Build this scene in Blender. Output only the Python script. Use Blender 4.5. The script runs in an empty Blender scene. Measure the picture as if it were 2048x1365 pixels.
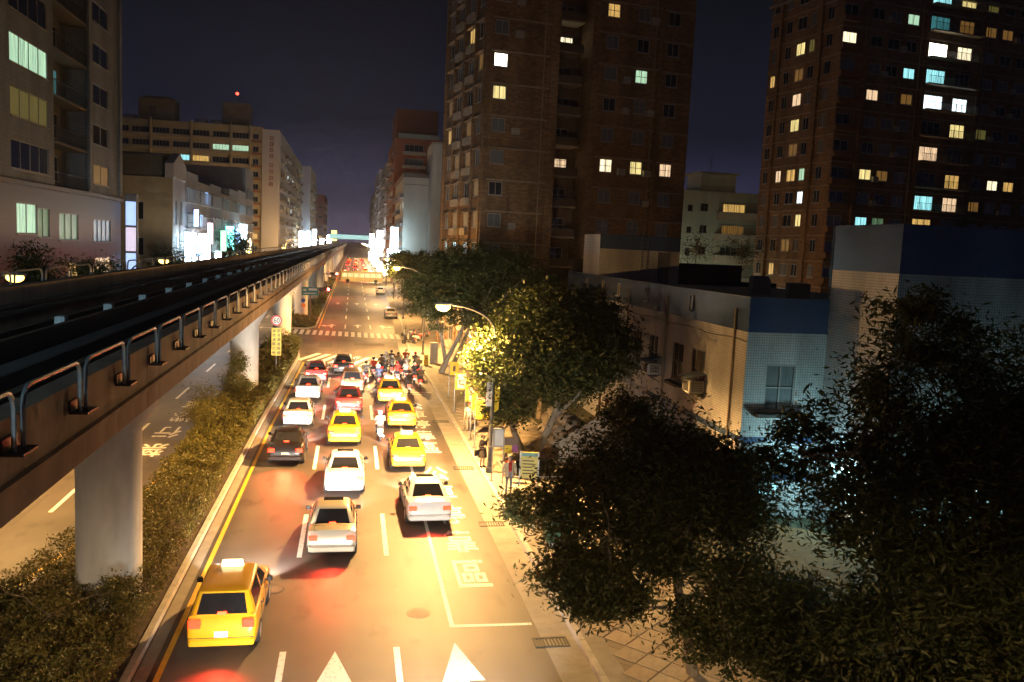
import bpy, bmesh, math, random
import numpy as np
from mathutils import Vector, Matrix
random.seed(7)
rng = np.random.default_rng(11)
SC = bpy.context.scene
COL = SC.collection
rad = math.radians

# ------------------------------------------------------------------ camera
CAM_Z = 11.0
cd = bpy.data.cameras.new('camera')
cd.sensor_width = 36.0
cd.lens = 1700 / 2048 * 36.0
cd.clip_start, cd.clip_end = 0.1, 6000
cam = bpy.data.objects.new('camera', cd)
COL.objects.link(cam)
def cam_matrix(pitch, yaw, roll):
    cy, sy, cp, sp = math.cos(yaw), math.sin(yaw), math.cos(pitch), math.sin(pitch)
    fwd = Vector((sy * cp, cy * cp, -sp)); right = Vector((cy, -sy, 0)); up = right.cross(fwd)
    r2 = right * math.cos(roll) + up * math.sin(roll); u2 = up * math.cos(roll) - right * math.sin(roll)
    m = Matrix((r2, u2, -fwd)).transposed().to_4x4()
    m.translation = (0, 0, CAM_Z)
    return m
cam.matrix_world = cam_matrix(rad(6.281), rad(10.822), rad(2.646))
SC.camera = cam
SC.render.resolution_x, SC.render.resolution_y = 1024, 682

# ------------------------------------------------------------------ night sky with the city's glow at the horizon
W = bpy.data.worlds.new('World'); SC.world = W; W.use_nodes = True
nt = W.node_tree; nt.nodes.clear()
n_out = nt.nodes.new('ShaderNodeOutputWorld'); n_bg = nt.nodes.new('ShaderNodeBackground')
n_tc = nt.nodes.new('ShaderNodeTexCoord'); n_sep = nt.nodes.new('ShaderNodeSeparateXYZ'); n_rmp = nt.nodes.new('ShaderNodeValToRGB')
nt.links.new(n_tc.outputs['Generated'], n_sep.inputs[0]); nt.links.new(n_sep.outputs[2], n_rmp.inputs[0])
cr = n_rmp.color_ramp; cr.interpolation = 'EASE'
cr.elements[0].position = 0.0; cr.elements[0].color = (.066, .054, .105, 1)
cr.elements[1].position = 1.0; cr.elements[1].color = (.0028, .0032, .0050, 1)
for pos, c in ((.06, (.030, .029, .060)), (.14, (.0090, .0098, .0185)), (.30, (.0044, .0050, .0082))):
    e = cr.elements.new(pos); e.color = (*c, 1)
nt.links.new(n_rmp.outputs[0], n_bg.inputs[0]); n_bg.inputs[1].default_value = 1.0
nt.links.new(n_bg.outputs[0], n_out.inputs[0])

SC.view_settings.view_transform = 'Standard'; SC.view_settings.look = 'None'
SC.view_settings.exposure = 0.0; SC.view_settings.gamma = 1.0; SC.view_settings.use_curve_mapping = False
SC.render.engine = 'CYCLES'
cy = SC.cycles
cy.use_denoising = True
cy.use_adaptive_sampling = True; cy.adaptive_threshold = .05; cy.adaptive_min_samples = 16
try: cy.denoiser = 'OPENIMAGEDENOISE'
except Exception: pass
cy.max_bounces = 5; cy.diffuse_bounces = 2; cy.glossy_bounces = 3; cy.transmission_bounces = 3; cy.volume_bounces = 0
cy.transparent_max_bounces = 6; cy.caustics_reflective = False; cy.caustics_refractive = False
cy.sample_clamp_indirect = 4.0; cy.use_light_tree = True

SODIUM = (1.0, .54, .165)
# ------------------------------------------------------------------ materials
MATS = {}
def principled(name):
    m = bpy.data.materials.new(name); m.use_nodes = True
    return m, m.node_tree, m.node_tree.nodes['Principled BSDF']
def mat(name, col, rough=.7, var=.18, scale=3.0, bump=0.0, metal=0.0, spec=.5, stretch=(1, 1, 1), col2=None, coat=0.0, detail=5):
    if name in MATS: return MATS[name]
    m, t, b = principled(name)
    b.inputs['Roughness'].default_value = rough; b.inputs['Metallic'].default_value = metal
    b.inputs['Specular IOR Level'].default_value = spec; b.inputs['Coat Weight'].default_value = coat
    tc = t.nodes.new('ShaderNodeTexCoord'); mp = t.nodes.new('ShaderNodeMapping'); nz = t.nodes.new('ShaderNodeTexNoise')
    mp.inputs['Scale'].default_value = stretch
    t.links.new(tc.outputs['Object'], mp.inputs[0]); t.links.new(mp.outputs[0], nz.inputs['Vector'])
    nz.inputs['Scale'].default_value = scale; nz.inputs['Detail'].default_value = detail; nz.inputs['Roughness'].default_value = .62
    r = t.nodes.new('ShaderNodeValToRGB'); r.color_ramp.elements[0].position = .3; r.color_ramp.elements[1].position = .72
    lo = col2 if col2 else tuple(c * (1 - var) for c in col); hi = tuple(min(1, c * (1 + var)) for c in col)
    r.color_ramp.elements[0].color = (*lo, 1); r.color_ramp.elements[1].color = (*hi, 1)
    t.links.new(nz.outputs[0], r.inputs[0]); t.links.new(r.outputs[0], b.inputs['Base Color'])
    if bump:
        bp = t.nodes.new('ShaderNodeBump'); bp.inputs['Strength'].default_value = bump; bp.inputs['Distance'].default_value = .02
        n2 = t.nodes.new('ShaderNodeTexNoise'); n2.inputs['Scale'].default_value = scale * 9; n2.inputs['Detail'].default_value = 4
        t.links.new(mp.outputs[0], n2.inputs['Vector']); t.links.new(n2.outputs[0], bp.inputs['Height']); t.links.new(bp.outputs[0], b.inputs['Normal'])
    MATS[name] = m
    return m
def emit(name, col, strength, base=(.8, .8, .8)):
    if name in MATS: return MATS[name]
    m, t, b = principled(name)
    b.inputs['Base Color'].default_value = (*base, 1); b.inputs['Roughness'].default_value = .4
    b.inputs['Emission Color'].default_value = (*col, 1); b.inputs['Emission Strength'].default_value = strength
    MATS[name] = m
    return m
def grid_mat(name, col, mortar, bw, bh, ms, rough=.5, offset=.5, var=.25, bump=.4, dirt=.25):
    """bricks or tiles in metres on the UV layer"""
    if name in MATS: return MATS[name]
    m, t, b = principled(name)
    uv = t.nodes.new('ShaderNodeTexCoord'); br = t.nodes.new('ShaderNodeTexBrick')
    t.links.new(uv.outputs['UV'], br.inputs['Vector'])
    br.offset = offset; br.inputs['Scale'].default_value = 1.0
    br.inputs['Brick Width'].default_value = bw; br.inputs['Row Height'].default_value = bh; br.inputs['Mortar Size'].default_value = ms
    br.inputs['Mortar Smooth'].default_value = .1; br.inputs['Bias'].default_value = 0
    br.inputs['Color1'].default_value = (*[c * (1 - var) for c in col], 1); br.inputs['Color2'].default_value = (*[min(1, c * (1 + var)) for c in col], 1)
    br.inputs['Mortar'].default_value = (*mortar, 1)
    nz = t.nodes.new('ShaderNodeTexNoise'); nz.inputs['Scale'].default_value = .35; nz.inputs['Detail'].default_value = 6
    mp = t.nodes.new('ShaderNodeMapping'); mp.inputs['Scale'].default_value = (1.6, .35, 1)
    t.links.new(uv.outputs['UV'], mp.inputs[0]); t.links.new(mp.outputs[0], nz.inputs['Vector'])
    mx = t.nodes.new('ShaderNodeMixRGB'); mx.blend_type = 'MULTIPLY'; mx.inputs[0].default_value = 1
    rp = t.nodes.new('ShaderNodeValToRGB'); rp.color_ramp.elements[0].position = .35; rp.color_ramp.elements[1].position = .6
    d = 1 - dirt; rp.color_ramp.elements[0].color = (d, d * .98, d * .95, 1); rp.color_ramp.elements[1].color = (1, 1, 1, 1)
    t.links.new(nz.outputs[0], rp.inputs[0]); t.links.new(br.outputs['Color'], mx.inputs[1]); t.links.new(rp.outputs[0], mx.inputs[2])
    t.links.new(mx.outputs[0], b.inputs['Base Color']); b.inputs['Roughness'].default_value = rough
    bp = t.nodes.new('ShaderNodeBump'); bp.invert = True; bp.inputs['Strength'].default_value = bump; bp.inputs['Distance'].default_value = .01
    t.links.new(br.outputs['Fac'], bp.inputs['Height']); t.links.new(bp.outputs[0], b.inputs['Normal'])
    MATS[name] = m
    return m
def curtain(name, col, strength, folds=14.0):
    """a lit window: curtain cloth lit from the room behind it"""
    if name in MATS: return MATS[name]
    m, t, b = principled(name)
    tc = t.nodes.new('ShaderNodeTexCoord'); mp = t.nodes.new('ShaderNodeMapping'); mp.inputs['Scale'].default_value = (folds, 1, .35)
    nz = t.nodes.new('ShaderNodeTexNoise'); nz.inputs['Scale'].default_value = 1.0; nz.inputs['Detail'].default_value = 3
    r = t.nodes.new('ShaderNodeValToRGB'); r.color_ramp.elements[0].position = .3; r.color_ramp.elements[1].position = .7
    r.color_ramp.elements[0].color = (*[c * .22 for c in col], 1); r.color_ramp.elements[1].color = (*col, 1)
    oi = t.nodes.new('ShaderNodeObjectInfo'); ad = t.nodes.new('ShaderNodeVectorMath'); ad.operation = 'ADD'
    t.links.new(tc.outputs['Object'], mp.inputs[0]); t.links.new(mp.outputs[0], ad.inputs[0]); t.links.new(oi.outputs['Location'], ad.inputs[1])
    t.links.new(ad.outputs[0], nz.inputs['Vector']); t.links.new(nz.outputs[0], r.inputs[0])
    t.links.new(r.outputs[0], b.inputs['Emission Color']); b.inputs['Emission Strength'].default_value = strength
    b.inputs['Base Color'].default_value = (.3, .3, .3, 1); b.inputs['Roughness'].default_value = .25
    MATS[name] = m
    return m
def leaf_mat(name, c1, c2, rough=.5, trans=.25):
    if name in MATS: return MATS[name]
    m, t, b = principled(name)
    at = t.nodes.new('ShaderNodeAttribute'); at.attribute_name = 'tone'
    r = t.nodes.new('ShaderNodeValToRGB'); r.color_ramp.elements[0].color = (*c1, 1); r.color_ramp.elements[1].color = (*c2, 1)
    t.links.new(at.outputs['Fac'], r.inputs[0]); t.links.new(r.outputs[0], b.inputs['Base Color'])
    b.inputs['Roughness'].default_value = rough; b.inputs['Specular IOR Level'].default_value = .35
    tl = t.nodes.new('ShaderNodeBsdfTranslucent'); t.links.new(r.outputs[0], tl.inputs[0])
    mx = t.nodes.new('ShaderNodeMixShader'); mx.inputs[0].default_value = trans
    t.links.new(b.outputs[0], mx.inputs[1]); t.links.new(tl.outputs[0], mx.inputs[2])
    t.links.new(mx.outputs[0], t.nodes['Material Output'].inputs[0])
    MATS[name] = m
    return m

# ------------------------------------------------------------------ mesh helpers
class MB:
    def __init__(s): s.v = []; s.f = []; s.mi = []; s.uv = None; s.sm = []
    def add(s, vs, fs, mi=0, smooth=False):
        k = len(s.v); s.v += [tuple(p) for p in vs]
        for f in fs: s.f.append(tuple(i + k for i in f)); s.mi.append(mi); s.sm.append(smooth)
    def box(s, x0, x1, y0, y1, z0, z1, mi=0):
        s.add([(x0, y0, z0), (x1, y0, z0), (x1, y1, z0), (x0, y1, z0), (x0, y0, z1), (x1, y0, z1), (x1, y1, z1), (x0, y1, z1)],
              [(0, 3, 2, 1), (4, 5, 6, 7), (0, 1, 5, 4), (1, 2, 6, 5), (2, 3, 7, 6), (3, 0, 4, 7)], mi)
        return s
    def cbox(s, x0, x1, y0, y1, z0, z1, c=.02, mi=0):
        """box with chamfered upright and top edges"""
        pts = []
        for z, d in ((z0, 0), (z1 - c, 0), (z1, c)):
            a, b, p, q = x0 + d, x1 - d, y0 + d, y1 - d
            pts += [(a + c, p, z), (b - c, p, z), (b, p + c, z), (b, q - c, z), (b - c, q, z), (a + c, q, z), (a, q - c, z), (a, p + c, z)]
        fs = [tuple(range(7, -1, -1)), tuple(range(16, 24))]
        for r in (0, 8):
            for i in range(8): j = (i + 1) % 8; fs.append((r + i, r + j, r + 8 + j, r + 8 + i))
        s.add(pts, fs, mi); return s
    def tube(s, path, radii, n=8, mi=0, cap=True, smooth=True):
        path = [Vector(p) for p in path]
        if not hasattr(radii, '__len__'): radii = [radii] * len(path)
        rings = []; ref = None
        for i, p in enumerate(path):
            d = (path[min(i + 1, len(path) - 1)] - path[max(i - 1, 0)]).normalized()
            if ref is None or abs(ref.dot(d)) > .95: ref = Vector((0, 0, 1)) if abs(d.z) < .9 else Vector((1, 0, 0))
            a = d.cross(ref).normalized(); b = a.cross(d).normalized(); ref = b
            rings.append([p + (a * math.cos(2 * math.pi * k / n) + b * math.sin(2 * math.pi * k / n)) * radii[i] for k in range(n)])
        vs = [q for r in rings for q in r]; fs = []
        for i in range(len(rings) - 1):
            for k in range(n):
                j = (k + 1) % n; fs.append((i * n + k, (i + 1) * n + k, (i + 1) * n + j, i * n + j))
        s.add(vs, fs, mi, smooth)
        if cap: s.add(rings[0], [tuple(range(n))], mi); s.add(rings[-1], [tuple(range(n - 1, -1, -1))], mi)
        return s
    def prism(s, poly, z0, z1, mi=0):
        n = len(poly); s.add([(x, y, z0) for x, y in poly] + [(x, y, z1) for x, y in poly],
            [tuple(range(n - 1, -1, -1)), tuple(range(n, 2 * n))] + [(i, (i + 1) % n, n + (i + 1) % n, n + i) for i in range(n)], mi); return s
    def sweep(s, prof, y0, y1, mi=0):
        """profile (x, z) swept along y"""
        n = len(prof); s.add([(x, y0, z) for x, z in prof] + [(x, y1, z) for x, z in prof],
            [tuple(range(n)), tuple(range(2 * n - 1, n - 1, -1))] + [(i, n + i, n + (i + 1) % n, (i + 1) % n) for i in range(n)], mi); return s
    def loft(s, rings, mi=0, smooth=True, cap0=True, cap1=True):
        n = len(rings[0]); vs = [p for r in rings for p in r]; fs = []
        for i in range(len(rings) - 1):
            for k in range(n):
                j = (k + 1) % n; fs.append((i * n + k, i * n + j, (i + 1) * n + j, (i + 1) * n + k))
        if cap0: fs.append(tuple(range(n - 1, -1, -1)))
        if cap1: fs.append(tuple((len(rings) - 1) * n + k for k in range(n)))
        s.add(vs, fs, mi, smooth); return s
    def ball(s, c, r, n=10, m=6, mi=0, smooth=True):
        r = r if hasattr(r, '__len__') else (r, r, r)
        rings = []
        for i in range(1, m):
            a = math.pi * i / m - math.pi / 2
            rings.append([(c[0] + r[0] * math.cos(a) * math.cos(2 * math.pi * k / n), c[1] + r[1] * math.cos(a) * math.sin(2 * math.pi * k / n), c[2] + r[2] * math.sin(a)) for k in range(n)])
        s.loft(rings, mi, smooth); return s
    def disc(s, c, r, axis='y', n=16, mi=0, flip=False):
        pts = []
        for k in range(n):
            a = 2 * math.pi * k / n * (-1 if flip else 1); u, w = r * math.cos(a), r * math.sin(a)
            pts.append((c[0] + u, c[1], c[2] + w) if axis == 'y' else (c[0], c[1] + u, c[2] + w) if axis == 'x' else (c[0] + u, c[1] + w, c[2]))
        s.add(pts, [tuple(range(n))], mi); return s
    def mesh(s, name, mats):
        me = bpy.data.meshes.new(name); me.from_pydata(s.v, [], s.f)
        for m in (mats if isinstance(mats, (list, tuple)) else [mats]): me.materials.append(m)
        if any(s.mi): me.polygons.foreach_set('material_index', s.mi)
        if any(s.sm): me.polygons.foreach_set('use_smooth', s.sm); me.set_sharp_from_angle(angle=rad(40))
        if s.uv:
            l = me.uv_layers.new(name='UVMap'); flat = [c for f in s.uv for p in f for c in p]; l.data.foreach_set('uv', flat)
        me.update(); return me
    def build(s, name, mats, parent=None, loc=(0, 0, 0), rz=0.0, **kw):
        return link(name, s.mesh(name, mats), parent, loc, rz, **kw)
def link(name, data, parent=None, loc=(0, 0, 0), rz=0.0, label=None, cat=None, group=None, kind=None, scale=None):
    o = bpy.data.objects.new(name, data); COL.objects.link(o); o.parent = parent
    o.location = loc; o.rotation_euler = (0, 0, rz)
    if scale: o.scale = scale
    tag(o, label, cat, group, kind); return o
def tag(o, label=None, cat=None, group=None, kind=None):
    for k, v in (('label', label), ('category', cat), ('group', group), ('kind', kind)):
        if v: o[k] = v
    return o
def empty(name, loc, label, cat, group=None, rz=0.0, scale=None):
    o = link(name, None, None, loc, rz, label, cat, group, scale=scale); o.empty_display_size = .2; return o
CH = {}
def copy_tree(o, parent=None, loc=None, rz=None, label=None, group=None, swap=None, skip=()):
    c = o.copy(); COL.objects.link(c); c.parent = parent
    if loc is not None: c.location = loc
    if rz is not None: c.rotation_euler = (0, 0, rz)
    if label: c['label'] = label
    if group: c['group'] = group
    for ch in o.children:
        if ch.name.split('.')[0] not in skip: copy_tree(ch, c, skip=skip)
    return c
TEXTC = {}
def text_mesh(s, m, thick=0.0):
    k = (s, m.name, thick)
    if k not in TEXTC:
        c = bpy.data.curves.new('lettering', 'FONT'); c.body = s; c.align_x = 'CENTER'; c.align_y = 'CENTER'; c.extrude = thick; c.resolution_u = 3
        c.offset = .014
        o = bpy.data.objects.new('lettering', c); COL.objects.link(o)
        dg = bpy.context.evaluated_depsgraph_get(); me = bpy.data.meshes.new_from_object(o.evaluated_get(dg))
        bpy.data.objects.remove(o); me.materials.clear(); me.materials.append(m)
        vs = [v.co for v in me.vertices]
        if vs:
            cx = (min(v.x for v in vs) + max(v.x for v in vs)) / 2; cyy = (min(v.y for v in vs) + max(v.y for v in vs)) / 2
            me.transform(Matrix.Translation((-cx, -cyy, 0)))
        TEXTC[k] = me
    return TEXTC[k]
# ================================================================== setting
def uvbox(mb):  # metres as UV for flat sheets
    mb.uv = [[(mb.v[i][0], mb.v[i][1]) for i in f] for f in mb.f]; return mb
def asphalt(name, base, tint):
    m, t, b = principled(name)
    tc = t.nodes.new('ShaderNodeTexCoord')
    def noise(scale, st, det=5):
        mp = t.nodes.new('ShaderNodeMapping'); mp.inputs['Scale'].default_value = st; t.links.new(tc.outputs['Object'], mp.inputs[0])
        n = t.nodes.new('ShaderNodeTexNoise'); n.inputs['Scale'].default_value = scale; n.inputs['Detail'].default_value = det; t.links.new(mp.outputs[0], n.inputs['Vector']); return n
    big = noise(.55, (1, .06, 1)); mid = noise(.25, (1, 1, 1)); fine = noise(55, (1, 1, 1), 3)
    r = t.nodes.new('ShaderNodeValToRGB'); r.color_ramp.elements[0].position = .32; r.color_ramp.elements[1].position = .70
    r.color_ramp.elements[0].color = (*[c * .42 for c in base], 1); r.color_ramp.elements[1].color = (*[c * 1.4 for c in base], 1)
    add = t.nodes.new('ShaderNodeMath'); add.operation = 'ADD'; mul = t.nodes.new('ShaderNodeMath'); mul.operation = 'MULTIPLY'; mul.inputs[1].default_value = .5
    t.links.new(big.outputs[0], add.inputs[0]); t.links.new(mid.outputs[0], add.inputs[1]); t.links.new(add.outputs[0], mul.inputs[0]); t.links.new(mul.outputs[0], r.inputs[0])
    mx = t.nodes.new('ShaderNodeMixRGB'); mx.blend_type = 'OVERLAY'; mx.inputs[0].default_value = .55
    t.links.new(r.outputs[0], mx.inputs[1]); t.links.new(fine.outputs[0], mx.inputs[2])
    oil = noise(1.1, (1, .45, 1), 3); ro = t.nodes.new('ShaderNodeValToRGB'); ro.color_ramp.elements[0].position = .58; ro.color_ramp.elements[1].position = .74
    ro.color_ramp.elements[0].color = (1, 1, 1, 1); ro.color_ramp.elements[1].color = (.45, .44, .43, 1); t.links.new(oil.outputs[0], ro.inputs[0])
    mo = t.nodes.new('ShaderNodeMixRGB'); mo.blend_type = 'MULTIPLY'; mo.inputs[0].default_value = 1; t.links.new(mx.outputs[0], mo.inputs[1]); t.links.new(ro.outputs[0], mo.inputs[2]); t.links.new(mo.outputs[0], b.inputs['Base Color'])
    b.inputs['Roughness'].default_value = .58; b.inputs['Specular IOR Level'].default_value = .4
    bp = t.nodes.new('ShaderNodeBump'); bp.inputs['Strength'].default_value = .35; bp.inputs['Distance'].default_value = .006
    t.links.new(fine.outputs[0], bp.inputs['Height']); t.links.new(bp.outputs[0], b.inputs['Normal'])
    return m
M_ASPH = asphalt('asphalt', (.098, .083, .074), 1)
M_GROUND = mat('ground_dark', (.06, .06, .058), .9)
M_WHITE = mat('road_paint_white', (.66, .64, .60), .6, .12, 9.0, .15, detail=9, col2=(.20, .18, .16)); M_WHITE.node_tree.nodes['Color Ramp'].color_ramp.elements[0].position = .30; M_WHITE.node_tree.nodes['Color Ramp'].color_ramp.elements[1].position = .46
M_YELL = mat('road_paint_yellow', (.70, .42, .04), .6, .16, 5.0, .15, detail=8)
M_KERB = mat('kerb_concrete', (.42, .40, .37), .8, .22, 2.5, .3)
M_CONC = mat('concrete', (.38, .36, .33), .85, .2, 1.2, .3)
M_SOIL = mat('soil', (.07, .05, .035), 1.0, .4, 4, .6)
M_GUTTER = mat('gutter_concrete', (.27, .25, .22), .8, .2, 1.5, .25)

MB().add([(-1800, -300, -.03), (1800, -300, -.03), (1800, 4000, -.03), (-1800, 4000, -.03)], [(0, 1, 2, 3)]) if 0 else None
g = MB(); g.add([(-1800, -300, -.03), (1800, -300, -.03), (1800, 4000, -.03), (-1800, 4000, -.03)], [(0, 1, 2, 3)])
g.build('ground', M_GROUND, kind='structure')
r = MB()
ys = list(range(-60, 1300, 20))
for a, b in zip(ys, ys[1:]): r.add([(-16, a, 0), (9.2, a, 0), (9.2, b, 0), (-16, b, 0)], [(0, 1, 2, 3)])
road = r.build('road', M_ASPH, kind='structure')
r = MB(); r.add([(-160, 84, 0), (-16, 84, 0), (-16, 97, 0), (-160, 97, 0)], [(0, 1, 2, 3)]); r.build('side_street', M_ASPH, kind='structure')

KR = [(6.45, -60), (6.5, 20), (6.4, 38), (6.35, 55), (6.3, 66), (5.95, 78), (5.9, 88), (6.1, 99), (6.6, 115), (7.5, 150), (8.2, 220), (8.8, 400), (9.0, 1290)]
def offs(pl, d): return [(x + d, y) for x, y in pl]
def strip(mb, a, b, z, n=1):
    for i in range(len(a) - 1):
        mb.add([(*a[i], z), (*b[i], z), (*b[i + 1], z), (*a[i + 1], z)], [(0, 1, 2, 3)])
    return mb
def dens(pl, step=6):
    out = []
    for (x0, y0), (x1, y1) in zip(pl, pl[1:]):
        n = max(1, int(abs(y1 - y0) / step)); out += [(x0 + (x1 - x0) * i / n, y0 + (y1 - y0) * i / n) for i in range(n)]
    return out + [pl[-1]]
KRd = dens(KR)
def kerb(pl, w, h, name='kerb', mats=None, side=1):
    """kerbstones, each a block with a chamfered edge and an open joint; pl runs along the road face"""
    me = {}
    holder = link(name, None, None, kind='structure') if 0 else None
    mb = MB()
    for (x0, y0), (x1, y1) in zip(pl, pl[1:]):
        L = math.hypot(x1 - x0, y1 - y0); n = max(1, round(L / 2.0))
        for i in range(n):
            a, b = (i + .006) / n, (i + .994) / n
            p, q = (x0 + (x1 - x0) * a, y0 + (y1 - y0) * a), (x0 + (x1 - x0) * b, y0 + (y1 - y0) * b)
            c = .025 * side; ww = w * side
            pr = [(0, 0), (c * .2, h - .03), (c, h), (ww, h), (ww, 0)]
            k = [(p[0] + u, p[1], z) for u, z in pr] + [(q[0] + u, q[1], z) for u, z in pr]
            mb.add(k, [(0, 5, 6, 1), (1, 6, 7, 2), (2, 7, 8, 3), (3, 8, 9, 4), (0, 1, 2, 3, 4), (9, 8, 7, 6, 5)])
    return mb.build(name, M_KERB, kind='structure')
strip(MB(), offs(KRd, -.95), offs(KRd, 0), .004).build('gutter', M_GUTTER, kind='structure')
kerb(KR[:-2], .2, .14)
# pavement on the right
M_PAVE = grid_mat('paving', (.36, .31, .25), (.14, .12, .10), .72, .72, .012, .8, 0.0, .16, .5, .3)
sw = MB(); strip(sw, offs(KRd, .2), [(60, y) for x, y in KRd], .13); uvbox(sw)
M_PAVE.node_tree.nodes['Brick Texture'].inputs['Vector']
mpn = M_PAVE.node_tree.nodes.new('ShaderNodeMapping'); mpn.inputs['Rotation'].default_value = (0, 0, rad(42))
lk = M_PAVE.node_tree.nodes['Brick Texture'].inputs['Vector'].links[0]; src = lk.from_socket
M_PAVE.node_tree.links.remove(lk); M_PAVE.node_tree.links.new(src, mpn.inputs[0]); M_PAVE.node_tree.links.new(mpn.outputs[0], M_PAVE.node_tree.nodes['Brick Texture'].inputs['Vector'])
sidewalk = sw.build('sidewalk', M_PAVE, kind='structure')
# separate paving stones near the camera, laid diagonally
pm = [mat('paver_%d' % i, c, .8, .16, 6, .35) for i, c in enumerate([(.40, .34, .27), (.34, .29, .23), (.44, .385, .31), (.37, .30, .23)])]
S = .72; s2 = S / 2 - .012
pme = []
for m in pm:
    mb = MB(); c = .014
    mb.add([(-s2, -s2, 0), (s2, -s2, 0), (s2, s2, 0), (-s2, s2, 0), (-s2 + c, -s2 + c, .03), (s2 - c, -s2 + c, .03), (s2 - c, s2 - c, .03), (-s2 + c, s2 - c, .03)],
           [(4, 5, 6, 7), (0, 1, 5, 4), (1, 2, 6, 5), (2, 3, 7, 6), (3, 0, 4, 7)])
    pme.append(mb.mesh('paving_stone', m))
BEDS = [(7.2, 9.6, 24.0, 27.0), (7.6, 10.4, 38.7, 41.7)]
cnt = 0
ca, sa = math.cos(rad(42)), math.sin(rad(42))
cand = []
for i in range(-60, 90):
    for j in range(-60, 90):
        x, y = 6.5 + (i * ca - j * sa) * S, 18 + (i * sa + j * ca) * S
        if 7.2 < x < 11.2 and 19.0 < y < 56 and not any(a - .45 < x < b + .45 and c - .45 < y < d + .45 for a, b, c, d in BEDS): cand.append((y + x * .8, x, y))
cand.sort()
for _, x, y in cand[:296]:
    o = link('paving_stone', pme[random.randrange(4)], sidewalk, (x, y, .13 + random.uniform(-.006, .004)), rad(42))
M_GRASS = leaf_mat('grass_leaf', (.05, .075, .02), (.12, .13, .04))
# edging strip at the back of the kerb
strip(MB(), offs(KRd, .205), offs(KRd, .75), .136).build('kerb_paving', M_GUTTER, kind='structure')
for a, b, c, d in BEDS:
    mb = MB(); mb.box(a, b, c, d, .12, .17); mb.build('planting_bed', M_SOIL, kind='structure')
    mb = MB()
    for x0, x1, y0, y1 in ((a - .1, a, c - .1, d + .1), (b, b + .1, c - .1, d + .1), (a, b, c - .1, c), (a, b, d, d + .1)): mb.box(x0, x1, y0, y1, .12, .20)
    mb.build('bed_edging', M_KERB, kind='structure')
# planted yard between the pavement and the white building
mb = MB(); mb.add([(11.6, 8, .137), (40, 8, .137), (40, 32.2, .137), (16, 32.2, .137), (16, 66, .137), (11.6, 66, .137)], [(0, 1, 2, 3, 4, 5)]); mb.build('yard', mat('yard_soil', (.055, .055, .03), .95, .4, 2.5, .5), kind='structure')
# median with kerbs
def ring_poly(poly, d):
    """inset polygon"""
    n = len(poly); out = []
    for i in range(n):
        p0, p1, p2 = Vector(poly[i - 1]), Vector(poly[i]), Vector(poly[(i + 1) % n])
        e1 = (p1 - p0).normalized(); e2 = (p2 - p1).normalized()
        n1 = Vector((-e1.y, e1.x)); n2 = Vector((-e2.y, e2.x)); b = (n1 + n2).normalized(); k = d / max(.3, b.dot(n1))
        out.append((p1.x + b.x * k, p1.y + b.y * k))
    return out
def median(poly, name):
    ins = ring_poly(poly, .2); n = len(poly)
    mb = MB(); mb.add([(x, y, 0) for x, y in poly] + [(x, y, .15) for x, y in ring_poly(poly, .02)] + [(x, y, .15) for x, y in ins] + [(x, y, .08) for x, y in ins],
        [(i, (i + 1) % n, n + (i + 1) % n, n + i) for i in range(n)] + [(n + i, n + (i + 1) % n, 2 * n + (i + 1) % n, 2 * n + i) for i in range(n)] + [(2 * n + i, 2 * n + (i + 1) % n, 3 * n + (i + 1) % n, 3 * n + i) for i in range(n)])
    mb.build('median_kerb', M_KERB, kind='structure')
    mb = MB(); mb.add([(x, y, .10) for x, y in ins], [tuple(range(n))]); mb.build(name, M_SOIL, kind='structure')
MED1 = [(-5.15, -20), (-5.1, 20), (-5.0, 50), (-4.75, 68), (-4.55, 80), (-5.0, 86), (-6.4, 91), (-7.6, 90), (-8.1, 84), (-8.1, 36), (-9.3, 29), (-10.6, 20), (-11.2, -20)]
MED2 = [(-4.25, 108), (-4.2, 200), (-4.2, 1200), (-8.6, 1200), (-8.4, 200), (-8.3, 108), (-7.3, 105.6), (-5.2, 105.6)]
median(MED1, 'median'); median(MED2, 'median')
strip(MB(), [(-5.1, -20), (-5.05, 20), (-4.95, 50), (-4.5, 80)], [(-4.78, -20), (-4.73, 20), (-4.62, 50), (-4.2, 80)], .004).build('gutter', M_GUTTER, kind='structure')
# left pavement and kerb
strip(MB(), [(-60, -60), (-60, 83.5)], [(-15.6, -60), (-15.6, 83.5)], .13).build('sidewalk', mat('left_pavement', (.26, .24, .22), .85, .2, 2, .3), kind='structure')
strip(MB(), [(-60, 98), (-60, 1200)], [(-15.6, 98), (-15.6, 1200)], .13).build('sidewalk', MATS['left_pavement'], kind='structure')
kerb([(-15.4, -20), (-15.4, 40), (-15.4, 83.5)], .2, .14, side=-1); kerb([(-15.4, 98), (-15.4, 250), (-15.4, 500)], .2, .14, side=-1)

# ------------------------------------------------------------------ painted markings (children of the road)
ZM = .005
def paint(name, poly, m=None, z=ZM, par=road):
    mb = MB(); mb.add([(x, y, z) for x, y in poly], [tuple(range(len(poly)))]); return mb.build(name, m or M_WHITE, par)
def line(name, x0, y0, x1, y1, w, m=None, z=ZM):
    d = Vector((x1 - x0, y1 - y0)).normalized(); n = Vector((d.y, -d.x)) * w / 2
    return paint(name, [(x0 - n.x, y0 - n.y), (x0 + n.x, y0 + n.y), (x1 + n.x, y1 + n.y), (x1 - n.x, y1 - n.y)], m, z)
for pts in ([(-4.52, -20), (-4.5, 20), (-4.42, 50), (-4.05, 77)], [(-8.35, 84), (-8.35, 36), (-9.55, 29), (-10.9, 20), (-11.5, -20)]):
    for (a, b), (c, d) in zip(pts, pts[1:]): line('edge_line', a, b, c, d, .15, M_YELL)
for x in (-3.9,): line('edge_line', x, 107, x, 640, .15, M_YELL)
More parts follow.
